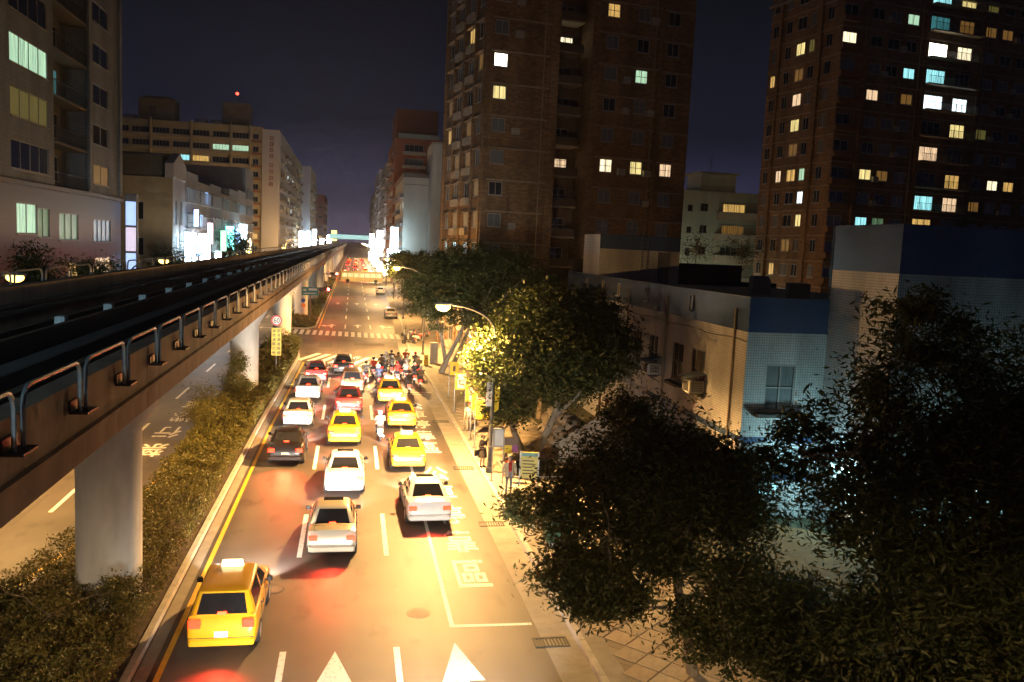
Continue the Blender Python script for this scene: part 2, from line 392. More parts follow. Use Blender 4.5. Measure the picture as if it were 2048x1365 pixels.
line('edge_line', -8.8, 107, -8.8, 640, .15, M_YELL)
for x, fx in ((-1.56, -.7), (1.44, 2.45)):
    for k in range(-2, 5):
        y = 17.6 + 11.6 * k; line('lane_dash', x, y, x, min(y + 4.7, 69.5), .17)
    for k in range(14):
        y = 107.2 + 13.4 * k; line('lane_dash', fx, y, fx, y + 5.2, .17)
for k in range(12): line('lane_dash', -11.25, 34.6 + 12 * k, -11.25, 39.0 + 12 * k, .17)
line('box_line', 3.1, 23.5, 3.1, 61.5, .13); line('box_line', 3.03, 23.45, 5.45, 23.4, .15); line('box_line', 3.03, 61.5, 5.45, 61.5, .15)
line('stop_line', -4.1, 70.8, 3.9, 69.6, .32); line('stop_line', 1.5, 62.3, 6.0, 62.3, .2); line('stop_line', -8.2, 106.0, -15.2, 106.6, .32)
for k in range(11):
    x = -4.55 + .93 * k; y = 78.15 - .52 * (x + 4.0)
    dx, dy = 1.62, 4.9; w = .24
    paint('crosswalk_stripe', [(x - w, y), (x + w, y - .2), (x + w + dx, y + dy - .2), (x - w + dx, y + dy)])
for k in range(17):
    x = -6.4 + .74 * k; y = 100.0 - .255 * (x + 6.3); w = .21
    paint('crosswalk_stripe', [(x - w, y), (x + w, y), (x + w, y + 5.0), (x - w, y + 5.0)])
for k in range(12):
    x = -3.0 + .9 * k; paint('crosswalk_stripe', [(x - .24, 232), (x + .24, 232), (x + .24, 236.5), (x - .24, 236.5)])
def arrow(x, y, kind='s', s=1.0, z=ZM):
    tip, mid, tail, hw, sw_ = y, y - 2.1 * s, y - 5.0 * s, .55, .13
    pts = [(x - sw_, tail), (x + sw_, tail), (x + sw_, mid), (x + hw, mid), (x, tip), (x - hw, mid), (x - sw_, mid)]
    paint('lane_arrow', pts, z=z)
    if kind in 'lr':
        d = 1 if kind == 'r' else -1; yb = y - 3.6 * s
        paint('lane_arrow', [(x + d * .15, yb), (x + d * .75, yb + .55), (x + d * .75, yb - .2), (x + d * 1.5, yb + 1.0), (x + d * .8, yb + 1.9), (x + d * .8, yb + 1.2), (x + d * .15, yb + .7)][::d], z=z)
arrow(-.2, 22.2); arrow(3.05, 22.4); arrow(-2.4, 112.5, 'l', .85); arrow(.85, 112.8, 's', .85); arrow(4.0, 112.8, 'r', .85)
for x in (-2.3, .9, 4.2): arrow(x, 152, 's', .9)
def road_char(ch, x, y, w, l, rz=0.0, m=None):
    me = text_mesh(ch, m or M_WHITE); d = [max(abs(v.co[i]) for v in me.vertices) * 2 for i in (0, 1)]
    link('road_lettering', me, road, (x, y, ZM + .001), rz, scale=(w / d[0], l / d[1], 1))
for i, ch in enumerate('公車停靠區'):
    road_char(ch, 4.22, 40.0 - 3.15 * i, 1.12, 2.35); road_char(ch, 4.35, 57.2 - 3.0 * i, 1.1, 2.3)
for i, ch in enumerate('禁行機車'): road_char(ch, -9.75, 44.6 + 4.1 * i, 1.35, 2.7, math.pi)
# repair patches, seams and manhole covers
M_PATCH = mat('asphalt_patch', (.080, .069, .062), .75, .3, 6, .4); M_SEAM = mat('tar_seam', (.045, .04, .037), .95, .2, 5)
for a, b, c, d in ((-3.2, -1.8, 88, 93), (.4, 3.6, 90, 92.2), (-13.5, -12.0, 33, 37)): paint('road_patch', [(a, c), (b, c + .06), (b - .05, d), (a + .04, d - .05)], M_PATCH, .002)
rg = random.Random(3)
def seam(x, y, dx, dy, n):
    pts = [(x + dx * i / n + rg.uniform(-.06, .06), y + dy * i / n) for i in range(n + 1)]; w = .01
    mb = MB(); [mb.add([(a[0] - w, a[1], .0035), (a[0] + w, a[1], .0035), (b[0] + w, b[1], .0035), (b[0] - w, b[1], .0035)], [(0, 1, 2, 3)]) for a, b in zip(pts, pts[1:])]; mb.build('tar_seam', M_SEAM, road)
seam(-1.3, 84, .2, 13, 20)
for x, y, lb in ((-2.2, 26.5, 'round iron manhole cover in the left lane nearest the camera'), (.55, 41.8, 'round iron manhole cover between the middle lane cars'), (-1.0, 94, 'round iron manhole cover in the middle of the junction'), (2.2, 24.4, 'round iron manhole cover by the bus box corner'), (-10.2, 40.5, 'round iron manhole cover in the left carriageway')):
    d = empty('manhole_cover', (x, y, .002), lb, 'manhole', 'manhole covers'); mi_ = mat('iron_dark', (.05, .05, .05), .6, .2, 8, .2, metal=.6)
    MB().tube([(0, 0, -.01), (0, 0, .006)], .36, 24).build('rim', mi_, d); MB().tube([(0, 0, -.01), (0, 0, .009)], .31, 24).build('lid', mat('iron_lid', (.09, .085, .08), .55, .3, 20, .5, metal=.5), d)
# drain gratings in the gutter: a frame with bars
for x, y in ((5.75, 32.4), (5.72, 40.9), (5.8, 22.2), (5.7, 52.0)):
    d = empty('drain_grating', (x, y, .004), 'iron drain grating in the gutter %s' % {32.4: 'beside the big tree crown and bicycle', 40.9: 'beside the lamp post', 22.2: 'nearest the camera', 52.0: 'beside the yellow bus stop signs'}[y], 'drain', 'drain gratings along the kerb')
    mi_ = mat('iron_dark', (.05, .05, .05), .6, .2, 8, .2, metal=.6)
    mb = MB()
    for a, b, c, e in ((-.55, .45, -.28, -.23), (-.55, .45, .23, .28), (-.55, -.5, -.23, .23), (.4, .45, -.23, .23)): mb.box(a, b, c, e, .001, .02)
    mb.build('frame', mi_, d)
    for k in range(9): MB().box(-.47 + k * .1, -.43 + k * .1, -.23, .23, .002, .016).build('bar', mi_, d)

# ================================================================== elevated railway
M_VC = mat('viaduct_concrete', (.33, .245, .18), .85, .36, .9, .35, stretch=(1, 1.3, .3), detail=9)
M_SOFF = mat('soffit_concrete', (.46, .42, .37), .85, .14, .8, .2)
M_PIER = mat('pier_concrete', (.56, .54, .51), .75, .26, .9, .2, stretch=(1, 1, .35))
M_DECK = mat('deck_concrete', (.16, .16, .155), .8, .25, 1.5, .2, stretch=(1, .1, 1))
M_STEEL = mat('galvanised_steel', (.33, .34, .35), .42, .12, 6, 0, metal=.75)
M_DSTEEL = mat('dark_steel', (.09, .09, .095), .45, .2, 5, 0, metal=.6)
VX = -6.6
via = empty('elevated_railway', (VX, 0, 0), 'concrete elevated railway on round piers running down the left of the road', 'viaduct')
def vsweep(prof, y0, y1, name, m, par=via):
    mb = MB(); mb.sweep([(x - VX, z) for x, z in prof], y0, y1); return mb.build(name, m, par)
PIERS = [-6, 26, 58, 88.5, 121, 154, 187, 220, 253, 286, 319, 352, 385, 418, 451, 484, 517, 550]
joints = [-38] + [p for p in PIERS] + [583]
for a, b in zip(joints, joints[1:]):
    y0, y1 = a + .02, b - .02
    vsweep([(-4.9, 6.62), (-8.3, 6.62), (-9.1, 7.46), (-9.1, 8.0), (-4.1, 8.0), (-4.1, 7.46)], y0, y1, 'box_girder', M_SOFF)
    n = 4 if b < 130 else 1
    for i in range(n):   # precast side panels with a drip ledge
        p, q = y0 + (y1 - y0) * i / n + .012, y0 + (y1 - y0) * (i + 1) / n - .012
        vsweep([(-4.08, 7.44), (-3.99, 7.44), (-3.99, 7.80), (-3.94, 7.83), (-3.94, 7.90), (-4.0, 7.93), (-4.0, 8.70), (-4.28, 8.74), (-4.28, 8.01), (-4.09, 8.01)], p, q, 'side_panel', M_VC)
    vsweep([(-9.25, 7.44), (-9.12, 7.44), (-9.12, 8.01), (-8.92, 8.01), (-8.92, 9.34), (-9.25, 9.34)], y0, y1, 'side_panel', M_VC)
for x0, x1, z1 in ((-5.45, -4.95, 8.28), (-6.6, -6.1, 8.28), (-7.25, -6.8, 8.52), (-8.6, -8.15, 8.28)):
    vsweep([(x1, 8.003), (x1, z1), (x1 - .04, z1 + .03), (x0 + .04, z1 + .03), (x0, z1), (x0, 8.003)], -38, 583, 'running_beam', M_DECK)
for x, z in ((-4.72, 8.62), (-6.75, 8.72), (-8.85, 8.75), (-7.95, 8.5)):
    vsweep([(x + .07, z - .16), (x + .07, z), (x - .07, z), (x - .07, z - .16)], -38, 583, 'guide_rail', M_DSTEEL)
for k in range(16):
    mb = MB(); mb.cbox(-.12, .12, -.16, .16, 0, .26, .02); mb.box(-.06, .06, -.20, -.16, .06, .2)
    mb.build('cable_box', mat('cable_box_grey', (.45, .5, .5), .5), via, (-7.03 - VX, 10 + 4.2 * k, 8.55))
for i, py in enumerate(PIERS):
    big = py < 130
    mb = MB(); n = 32 if big else 16; R = .9
    rings = [[(R * math.cos(2 * math.pi * k / n), R * math.sin(2 * math.pi * k / n), z) for k in range(n)] for z in (0, 1.5, 3.0, 4.4, 5.2)]
    for t_, z in ((.35, 5.6), (.8, 6.2), (1.0, 6.62)):
        ring = []
        for k in range(n):
            a = 2 * math.pi * k / n; c, s = math.cos(a), math.sin(a); q = max(abs(c), abs(s))
            ring.append(((1 - t_) * R * c + t_ * 1.6 * c / q ** .6, (1 - t_) * R * s + t_ * .92 * s / q ** .6, z))
        rings.append(ring)
    mb.loft(rings[:5], 0, True, True, False); mb.build('pier', M_PIER, via, (-6.85 - VX, py, 0))
    mc = MB(); mc.loft(rings[4:], 0, True, False, True); mc.build('pier_cap', M_PIER, via, (-6.85 - VX, py, 0))
# handrail hoops on brackets outside the parapet
hm = MB(); Lh = 2.18; zt = .74; rr = .22
path = [(0, -Lh / 2, 0), (0, -Lh / 2, zt - rr)] + [(0, -Lh / 2 + rr - rr * math.cos(a), zt - rr + rr * math.sin(a)) for a in (.52, 1.05, 1.57)] + \
       [(0, Lh / 2 - rr + rr * math.sin(a), zt - rr + rr * math.cos(a)) for a in (0.0, .52, 1.05)] + [(0, Lh / 2, zt - rr), (0, Lh / 2, 0)]
hm.tube(path, .03, 8); hoop = hm.mesh('handrail', M_STEEL)
bm_ = MB(); bm_.box(-.09, .16, -.05, .45, -.03, 0); bm_.box(-.10, -.07, -.05, .45, -.03, .16)
brk = bm_.mesh('bracket', M_DSTEEL)
yk = 2.2; far = MB()
for k in range(100):
    y = yk + 2.47 * k
    if y < 130:
        h = link('handrail', hoop, via, (-3.86 - VX, y, 8.33)); link('bracket', brk, h, (-.02, Lh / 2 - .06, 0))
    elif y < 248:
        far.tube([(-3.86 - VX, y - Lh / 2, 8.33), (-3.86 - VX, y - Lh / 2, 9.07), (-3.86 - VX, y + Lh / 2, 9.07), (-3.86 - VX, y + Lh / 2, 8.33)], .042, 4)
far.build('handrail', M_STEEL, via, kind='stuff')
for x, z, rr_ in ((-4.42, 8.30, .035), (-4.42, 8.42, .03), (-5.8, 8.06, .05), (-7.55, 8.06, .06), (-8.8, 8.9, .03)):
    mb = MB(); mb.tube([(x - VX + .015 * math.sin(q * 1.7), -30 + q * 8, z + .012 * math.sin(q * 2.3)) for q in range(40)], rr_, 6); mb.build('cable', M_DSTEEL, via)
# left-hand rail seen against the shops
lh = MB()
for k in range(44):
    y = 10 + 2.47 * k; h = link('handrail', hoop, via, (-9.36 - VX, y, 8.95))
# signs fixed to the far pier: blue disc and orange disc
# ================================================================== buildings
M_GLASS = mat('window_glass_dark', (.018, .022, .026), .08, .3, 1.2, spec=.6)
M_GLASS2 = mat('window_glass_curtained', (.16, .18, .19), .15, .25, 2.5, spec=.6, stretch=(9, 1, .4))
M_FRAME = mat('aluminium_frame', (.36, .36, .35), .45, .1, 5, metal=.3)
M_FRAMED = mat('dark_frame', (.08, .085, .09), .5, .1, 5)
LIT = dict(
    hot=curtain('lit_white_hot', (1.0, .97, .78), 9.0), warm=curtain('lit_warm', (1.0, .80, .30), 1.5), amber=curtain('lit_amber', (1.0, .60, .16), 1.0), cream=curtain('lit_cream', (1.0, .86, .55), 2.2),
    peach=curtain('lit_peach', (1.0, .68, .40), 1.5), green=curtain('lit_green_white', (.62, 1.0, .66), 1.15), dgreen=curtain('lit_dim_green', (.18, .36, .17), .6), cyan=curtain('lit_cyan', (.38, .95, 1.0), 1.6),
    teal=curtain('lit_dim_teal', (.08, .36, .38), .7), cool=curtain('lit_cool_white', (.78, .95, 1.0), 4.0), dim=curtain('lit_dim_amber', (.45, .22, .04), .5), olive=curtain('lit_dim_olive', (.35, .30, .06), .35), blue=curtain('lit_blue', (.25, .5, 1.0), 3.0), dblue=curtain('lit_dim_blue', (.12, .2, .32), .5),
    dark=M_GLASS, grey=M_GLASS2)
WC = {}
def window_meshes(w, h, cols, rows, lit, dark_frame=False):
    k = (round(w, 2), round(h, 2), cols, rows, dark_frame)
    if k not in WC:
        mb = MB(); t = min(.07, w * .06); y0, y1 = .03, .11
        mb.box(-w / 2, w / 2, y0, y1, -h / 2, -h / 2 + t); mb.box(-w / 2, w / 2, y0, y1, h / 2 - t, h / 2)
        mb.box(-w / 2, -w / 2 + t, y0, y1, -h / 2 + t, h / 2 - t); mb.box(w / 2 - t, w / 2, y0, y1, -h / 2 + t, h / 2 - t)
        for i in range(1, cols): x = -w / 2 + w * i / cols; mb.box(x - t * .4, x + t * .4, y0 + .005, y1 - .005, -h / 2 + t, h / 2 - t)
        for i in range(1, rows): z = -h / 2 + h * i / rows; mb.box(-w / 2 + t, w / 2 - t, y0 + .012, y1 - .012, z - t * .35, z + t * .35)
        mb.box(-w / 2 - .06, w / 2 + .06, -.09, .028, -h / 2 - .07, -h / 2 - .005)
        WC[k] = mb.mesh('window', M_FRAMED if dark_frame else M_FRAME)
    kp = (round(w, 2), round(h, 2), lit)
    if kp not in WC:
        mb = MB(); mb.add([(-w / 2, .085, -h / 2), (w / 2, .085, -h / 2), (w / 2, .085, h / 2), (-w / 2, .085, h / 2)], [(0, 1, 2, 3)]); WC[kp] = mb.mesh('pane', LIT[lit])
    return WC[k], WC[kp]
FACES = {'front': (Vector((1, 0, 0)), Vector((0, -1, 0)), 0.0), 'left': (Vector((0, -1, 0)), Vector((-1, 0, 0)), -math.pi / 2), 'right': (Vector((0, 1, 0)), Vector((1, 0, 0)), math.pi / 2)}
def wall_mesh(O, U, N, w, z0, z1, ops, m, depth=.14, name='wall'):
    """a wall face with real openings and reveals; UV in metres"""
    us = sorted({0.0, w, *[round(v, 3) for o in ops for v in o[:2]]}); zs = sorted({z0, z1, *[round(v, 3) for o in ops for v in o[2:4]]})
    us = [x for x in us if 0 <= x <= w]; zs = [z for z in zs if z0 <= z <= z1]
    mb = MB(); mb.uv = []
    P = lambda u, z, d=0: tuple(O + U * u - N * d + Vector((0, 0, z)))
    for i in range(len(us) - 1):
        run = None
        for j in range(len(zs) - 1):
            cu, cz = (us[i] + us[i + 1]) / 2, (zs[j] + zs[j + 1]) / 2
            if any(o[0] < cu < o[1] and o[2] < cz < o[3] for o in ops): continue
            a, b, c, d = us[i], us[i + 1], zs[j], zs[j + 1]
            mb.add([P(a, c), P(b, c), P(b, d), P(a, d)], [(0, 1, 2, 3)]); mb.uv.append([(a, c), (b, c), (b, d), (a, d)])
    for o in ops:
        a, b, c, d = [round(v, 3) for v in o[:4]]
        for q in ((P(a, c), P(b, c), P(b, c, depth), P(a, c, depth)), (P(b, d), P(a, d), P(a, d, depth), P(b, d, depth)), (P(a, d), P(a, c), P(a, c, depth), P(a, d, depth)), (P(b, c), P(b, d), P(b, d, depth), P(b, c, depth))):
            mb.add(q, [(0, 1, 2, 3)]); mb.uv.append([(a, c), (b, c), (b, c + .14), (a, c + .14)])
        if len(o) > 6 and o[6] == 'void':
            mb.add([P(a, c, depth), P(b, c, depth), P(b, d, depth), P(a, d, depth)], [(0, 1, 2, 3)]); mb.uv.append([(a, c), (b, c), (b, d), (a, d)])
    return mb.mesh(name, m)
def facade(b, face, O, w, z0, z1, m, wins, depth=.14, name='wall'):
    """wins: (u centre, z centre, width, height, lit key, cols, rows)"""
    U, N, rz = FACES[face]; O = Vector(O)
    ops = [(u - ww / 2, u + ww / 2, z - hh / 2, z + hh / 2) for u, z, ww, hh, *_ in wins]
    link(name, wall_mesh(O, U, N, w, z0, z1, ops, m, depth, name), b)
    for u, z, ww, hh, lit, c, r_ in wins:
        fr, pn = window_meshes(ww, hh, c, r_, lit)
        p = O + U * u + Vector((0, 0, z))
        f = link('window', fr, b, p, rz); link('pane', pn, f)
def roof_and_back(b, W_, D_, z0, z1, m, par=.0, name='roof', back=None):
    mb = MB(); mb.box(0.06, W_ - .06, .06, D_ - .06, z1 - .35, z1 - .02); mb.build(name, back or M_CONC, b)
    mb = MB(); mb.uv = None
    mb.add([(0, D_, z0), (W_, D_, z0), (W_, D_, z1), (0, D_, z1)], [(1, 0, 3, 2)]); mb.build('rear_wall', back or M_CONC, b)
    if par:
        for (x0, x1, y0, y1) in ((0, W_, -.003, .2), (0, W_, D_ - .2, D_ + .003), (-.003, .2, .2, D_ - .2), (W_ - .2, W_ + .003, .2, D_ - .2)):
            mb = MB(); mb.box(x0, x1, y0, y1, z1 - .01, z1 + par); mb.uv = [[(mb.v[i][0] + mb.v[i][1], mb.v[i][2]) for i in f] for f in mb.f]; mb.build('parapet', m, b)
def pick(*ks): return random.choice(ks)

M_BRICK = grid_mat('brick_brown', (.27, .165, .085), (.18, .135, .09), .42, .16, .02, .85, .5, .34, .5, .35)
M_LEDGE = mat('ledge_render', (.33, .27, .20), .85, .2, 2)
# ---------- brick tower A
bA = empty('brick_tower', (11.7, 79.8, 0), 'tall brown brick apartment tower with a dark recess, standing behind the street trees', 'building', 'brick apartment towers', rz=rad(8.6))
FH = 2.94; HT = 48.0
zrow = [13.5 + FH * k for k in range(-4, 12)]
def litA(u, k):
    z = round(13.5 + FH * k, 1)
    t = {(1.3, 5): 'hot', (1.3, 4): 'warm', (12.6, 2): 'cream', (15.9, 2): 'warm', (19.2, 2): 'peach', (12.6, 7): 'amber', (15.9, 5): 'green', (12.6, 5): 'grey'}
    return t.get((u, k), pick('dark', 'grey', 'grey'))
w1 = [(1.35, z, 1.35, 1.25, litA(1.3, i - 4), 2, 1) for i, z in enumerate(zrow)]
facade(bA, 'front', (0, 0, 0), 7.0, 0, HT, M_BRICK, w1)
w2 = [(u - 10.5, z, 1.35, 1.3, litA(u, i - 4), 2, 2 if litA(u, i - 4) != 'grey' else 1) for u in (12.6, 15.9, 19.2) for i, z in enumerate(zrow)]
facade(bA, 'front', (10.5, 0, 0), 11.0, 0, HT, M_BRICK, w2)
# recess with balconies
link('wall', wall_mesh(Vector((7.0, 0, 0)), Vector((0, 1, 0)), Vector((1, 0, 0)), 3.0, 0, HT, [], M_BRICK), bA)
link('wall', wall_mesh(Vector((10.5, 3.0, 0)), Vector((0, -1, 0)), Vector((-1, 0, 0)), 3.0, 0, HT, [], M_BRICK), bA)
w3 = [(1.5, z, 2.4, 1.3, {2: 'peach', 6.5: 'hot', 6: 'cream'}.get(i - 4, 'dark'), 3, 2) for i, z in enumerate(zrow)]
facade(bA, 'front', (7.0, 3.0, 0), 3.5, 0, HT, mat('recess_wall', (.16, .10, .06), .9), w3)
for i, z in enumerate(zrow):
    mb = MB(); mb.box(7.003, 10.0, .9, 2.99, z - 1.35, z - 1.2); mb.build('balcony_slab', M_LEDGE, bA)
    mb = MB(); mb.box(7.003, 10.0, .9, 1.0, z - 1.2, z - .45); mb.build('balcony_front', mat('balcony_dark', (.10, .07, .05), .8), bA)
    mb = MB(); mb.box(7.4, 9.6, .82, .9, z - .5, z - .42); [mb.tube([(7.5 + .35 * q, .86, z - .45), (7.5 + .35 * q, .86, z + .25)], .02, 4) for q in range(7)]; mb.box(7.4, 9.6, .84, .88, z + .22, z + .26); mb.build('balcony_rail', M_FRAMED, bA)
for i, z in enumerate(zrow):
    MB().cbox(-.06, 6.2, -.13, 0, z + .73, z + .88, .02).build('floor_ledge', M_LEDGE, bA)
    MB().cbox(11.1, 17.6, -.13, 0, z + .73, z + .88, .02).build('floor_ledge', M_LEDGE, bA)
    MB().cbox(18.0, 21.45, -.13, 0, z + .63, z + .78, .02).build('floor_ledge', M_LEDGE, bA)
for u0, u1 in ((-.12, .35), (6.2, 7.1), (10.45, 11.1), (17.6, 18.0)):
    mb = MB(); mb.box(u0, u1, -.22, -.003, 0, HT); mb.uv = [[(mb.v[i][0] + mb.v[i][1], mb.v[i][2]) for i in f] for f in mb.f]; mb.build('pilaster', M_BRICK, bA)
# road-facing side with balconies and window hoods
wl = []
for i, z in enumerate(zrow):
    for u in (2.2, 5.2, 9.2, 12.6):
        wl.append((u, z, 1.7, 1.5, pick('dark', 'grey', 'grey', 'dim', 'dark', 'amber' if i in (9, 10, 7) else 'grey'), 2, 1))
facade(bA, 'left', (0, 14.4, 0), 14.4, 0, HT, M_BRICK, wl)
for i, z in enumerate(zrow):
    for u in (2.2, 5.2, 9.2, 12.6):
        y = 14.4 - u
        mb = MB(); mb.add([(-.003, y - 1.05, z + .8), (-.003, y + 1.05, z + .8), (-.003, y + 1.05, z + 1.15), (-.003, y - 1.05, z + 1.15), (-.42, y - 1.0, z + .78), (-.42, y + 1.0, z + .78)],
              [(3, 2, 5, 4), (0, 4, 5, 1), (0, 3, 4), (1, 5, 2), (0, 1, 2, 3)]); mb.build('window_hood', M_LEDGE, bA)
    for u in (5.2, 9.2):
        y = 14.4 - u
        MB().box(-.35, -.003, y - 1.0, y + 1.0, z - 1.5, z - .82).build('planter_box', mat('render_pale', (.42, .37, .30), .85), bA)
for u in (0.0, 3.6, 7.2, 11.0, 14.0):
    y = 14.4 - u; mb = MB(); mb.box(-.2, -.003, y - .2 if y > .3 else y + .02, y + .2, 0, HT); mb.uv = [[(mb.v[i][0] + mb.v[i][1], mb.v[i][2]) for i in f] for f in mb.f]; mb.build('pilaster', M_BRICK, bA)
link('wall', wall_mesh(Vector((21.5, 0, 0)), Vector((0, 1, 0)), Vector((1, 0, 0)), 14.4, 0, HT, [], M_BRICK), bA)
roof_and_back(bA, 21.5, 14.4, 0, HT, M_BRICK)
# ---------- brick tower B
bB = empty('brick_tower', (54.5, 92.3, 0), 'broad dark brick apartment tower at the right edge with many lit windows', 'building', 'brick apartment towers', rz=rad(8.6))
HB = 45.6
rowsB = [6.7, 9.8, 12.85, 15.9, 18.4 + .55, 21.5, 24.6, 27.6, 30.7, 33.7, 36.8, 39.9, 42.9]
rowsB[4] = 18.7
litB = {(1.1, 10): 'cream', (10.1, 11): 'green', (5.0, 8): 'peach', (10.1, 9): 'cyan', (10.1, 8): 'dim', (5.0, 5): 'warm', (7.5, 5): 'dim', (5.0, 3): 'cyan', (18.3, 5): 'amber', (24.9, 5): 'cream', (27.6, 5): 'amber',
        (14.1, 4): 'cyan', (18.3, 4): 'peach', (22.2, 4): 'dim', (14.1, 6): 'peach', (18.3, 7): 'warm', (22.2, 7): 'olive', (14.1, 8): 'cool', (18.3, 8): 'cool', (14.1, 9): 'cyan', (14.1, 10): 'hot', (18.3, 10): 'cream',
        (14.1, 11): 'teal', (22.2, 12): 'olive', (14.1, 12): 'cyan', (18.3, 12): 'warm', (24.9, 11): 'dim', (22.2, 11): 'dim', (7.5, 3): 'dgreen', (14.1, 3): 'amber', (10.1, 12): 'green', (18.3, 11): 'dim', (27.6, 12): 'dark'}
wb = []
for i, z in enumerate(rowsB):
    for u in (1.1, 5.0, 7.5, 10.1, 14.1, 18.3, 22.2, 24.9, 27.6, 31.0, 35.0):
        big = u in (14.1, 18.3); w_ = 3.0 if u == 14.1 else 2.3 if u == 18.3 else 2.0 if u == 1.1 else 1.75
        wb.append((u, z, w_, 1.75 if big else 1.25, litB.get((u, i), pick('dark', 'dark', 'grey', 'grey') if not big else 'dark'), 3 if big else 2, 1))
facade(bB, 'front', (0, 0, 0), 38.0, 0, HB, M_BRICK, wb)
litBl = {(5.3, 10): 'olive', (7.4, 10): 'warm', (13.4, 9): 'amber', (7.4, 8): 'peach', (7.4, 7): 'warm', (7.4, 6): 'dim', (5.3, 5): 'green', (9.9, 5): 'peach', (7.4, 5): 'amber', (5.3, 4): 'cool', (5.3, 3): 'warm', (8.6, 3): 'amber', (9.9, 1): 'amber', (7.4, 9): 'dim', (7.4, 2): 'dim'}
wb = []
for i, z in enumerate(rowsB):
    for u in (2.2, 5.3, 7.4, 9.9, 13.2):
        wb.append((13.7 - (u if u < 13 else 12.6), z, 1.1 if u != 7.4 else 1.7, 1.5, litBl.get((u if u < 13 else 13.4, i), pick('dark', 'dark', 'grey')), 2, 1))
facade(bB, 'left', (0, 13.7, 0), 13.7, 0, HB, M_BRICK, wb)
for i, z in enumerate(rowsB):
    MB().cbox(-.1, 38, -.12, 0, z + 1.15, z + 1.3, .02).build('floor_ledge', M_LEDGE, bB)
    MB().cbox(-.12, 0, .02, 13.7, z + 1.15, z + 1.3, .02).build('floor_ledge', M_LEDGE, bB)
    mb = MB(); mb.box(12.3, 20.2, -1.0, -.003, z - 1.05, z - .9); mb.build('balcony_slab', M_LEDGE, bB)
    mb = MB(); mb.box(12.3, 20.2, -1.0, -.96, z - .1, z - .05); [mb.box(12.35 + .2 * q, 12.38 + .2 * q, -.99, -.97, z - .9, z - .1) for q in range(40)]; mb.build('balcony_rail', M_FRAMED, bB)
    mb = MB(); mb.cbox(-.15, 2.6, -.55, -.003, z - 1.4, z - .72, .05); mb.build('bay_sill', mat('bay_brick', (.2, .11, .06), .9), bB)
for u in (3.2, 12.0, 20.6):
    mb = MB(); mb.box(u, u + .5, -.25, -.003, 0, HB); mb.uv = [[(mb.v[i][0] + mb.v[i][1], mb.v[i][2]) for i in f] for f in mb.f]; mb.build('pilaster', M_BRICK, bB)
for y in (3.4, 11.2):
    mb = MB(); mb.box(-.25, -.003, y, y + .6, 0, HB); mb.uv = [[(mb.v[i][0] + mb.v[i][1], mb.v[i][2]) for i in f] for f in mb.f]; mb.build('pilaster', M_BRICK, bB)
roof_and_back(bB, 38, 13.7, 0, HB, M_BRICK, .0)
MB().cbox(-.35, 38.3, -.35, 14.0, HB - 2.6, HB - 2.3, .03).build('cornice', M_LEDGE, bB)
# ---------- small apartment house between the towers
bS = empty('apartment_house', (47.4, 120, 0), 'small pale apartment house with balconies between the two brick towers', 'building')
M_PALE = mat('pale_green_render', (.40, .44, .38), .9, .2, .5, .2, stretch=(1, 1, .3))
ws = []
for i, z in enumerate((2.2, 5.4, 8.6, 11.8, 15.0, 18.2)):
    ws += [(3.6, z, 1.2, 1.2, 'warm' if i == 1 else 'dark', 2, 1), (1.4, z - .2, .8, 1.0, 'dark', 1, 1), (8.3, z, 3.6, 1.4, {0: 'cool', 4: 'dim', 5: 'amber', 1: 'cool'}.get(i, 'dark'), 4, 1)]
facade(bS, 'front', (0, 0, 0), 12.4, 0, 20.6, M_PALE, ws)
facade(bS, 'left', (0, 10, 0), 10, 0, 20.6, M_PALE, [(4, z, 1.2, 1.2, 'dark', 2, 1) for z in (8.6, 11.8, 15.0, 18.2)])
facade(bS, 'right', (12.4, 0, 0), 10, 0, 20.6, M_PALE, [])
for z in (2.2, 5.4, 8.6, 11.8, 15.0, 18.2):
    mb = MB(); mb.box(5.4, 11.6, -1.1, -.003, z - 1.7, z - .55); mb.build('balcony', mat('balcony_pale', (.46, .42, .36), .9, .2, 1), bS)
    mb = MB(); [mb.box(5.5 + .3 * q, 5.53 + .3 * q, -1.09, -1.06, z - .55, z + .8) for q in range(20)]; mb.box(5.4, 11.6, -1.1, -1.06, z + .8, z + .86); mb.build('window_grille', M_FRAMED, bS)
roof_and_back(bS, 12.4, 10, 0, 20.6, M_PALE, .0)
pb = MB(); pb.cbox(3.0, 8.6, .6, 6, 20.6, 23.2, .05); pb.cbox(2.6, 9.0, .3, 6.4, 23.2, 23.45, .03); pb.build('penthouse', M_PALE, bS)
for x in (3.9, 5.6, 7.6):
    fr, pn = window_meshes(1.0, 1.0, 2, 1, 'dark'); f = link('window', fr, bS, (x, .6 - .03, 21.9)); link('pane', pn, f)
pb = MB(); pb.tube([(5.5, 3, 23.4), (5.5, 3, 26)], .03, 5); [pb.tube([(5.0, 3, 24.6 + .4 * q), (6.0, 3, 24.6 + .4 * q)], .02, 4) for q in range(3)]; pb.build('aerial', M_DSTEEL, bS)

# drainpipes, cables and condensers on the towers
for b_, u, top_ in ((bA, 5.6, 48), (bA, 17.2, 48), (bB, 11.4, 45), (bB, 21.6, 45)): MB().tube([(u, -.1, 0), (u, -.1, top_)], .06, 6).build('drainpipe', M_LEDGE, b_)
rg = random.Random(9)
for b_, us, rws in ((bA, (3.0, 14.2, 17.0), zrow), (bB, (6.3, 8.8, 23.5, 26.3), rowsB)):
    for u in us:
        for z in rws:
            if rg.random() < .4: mb = MB(); mb.cbox(u - .4, u + .4, -.42, -.02, z - .75, z - .2, .03); mb.box(u - .42, u + .42, -.3, -.02, z - .82, z - .75); mb.build('condenser', mat('condenser_grey', (.34, .33, .31), .6), b_)
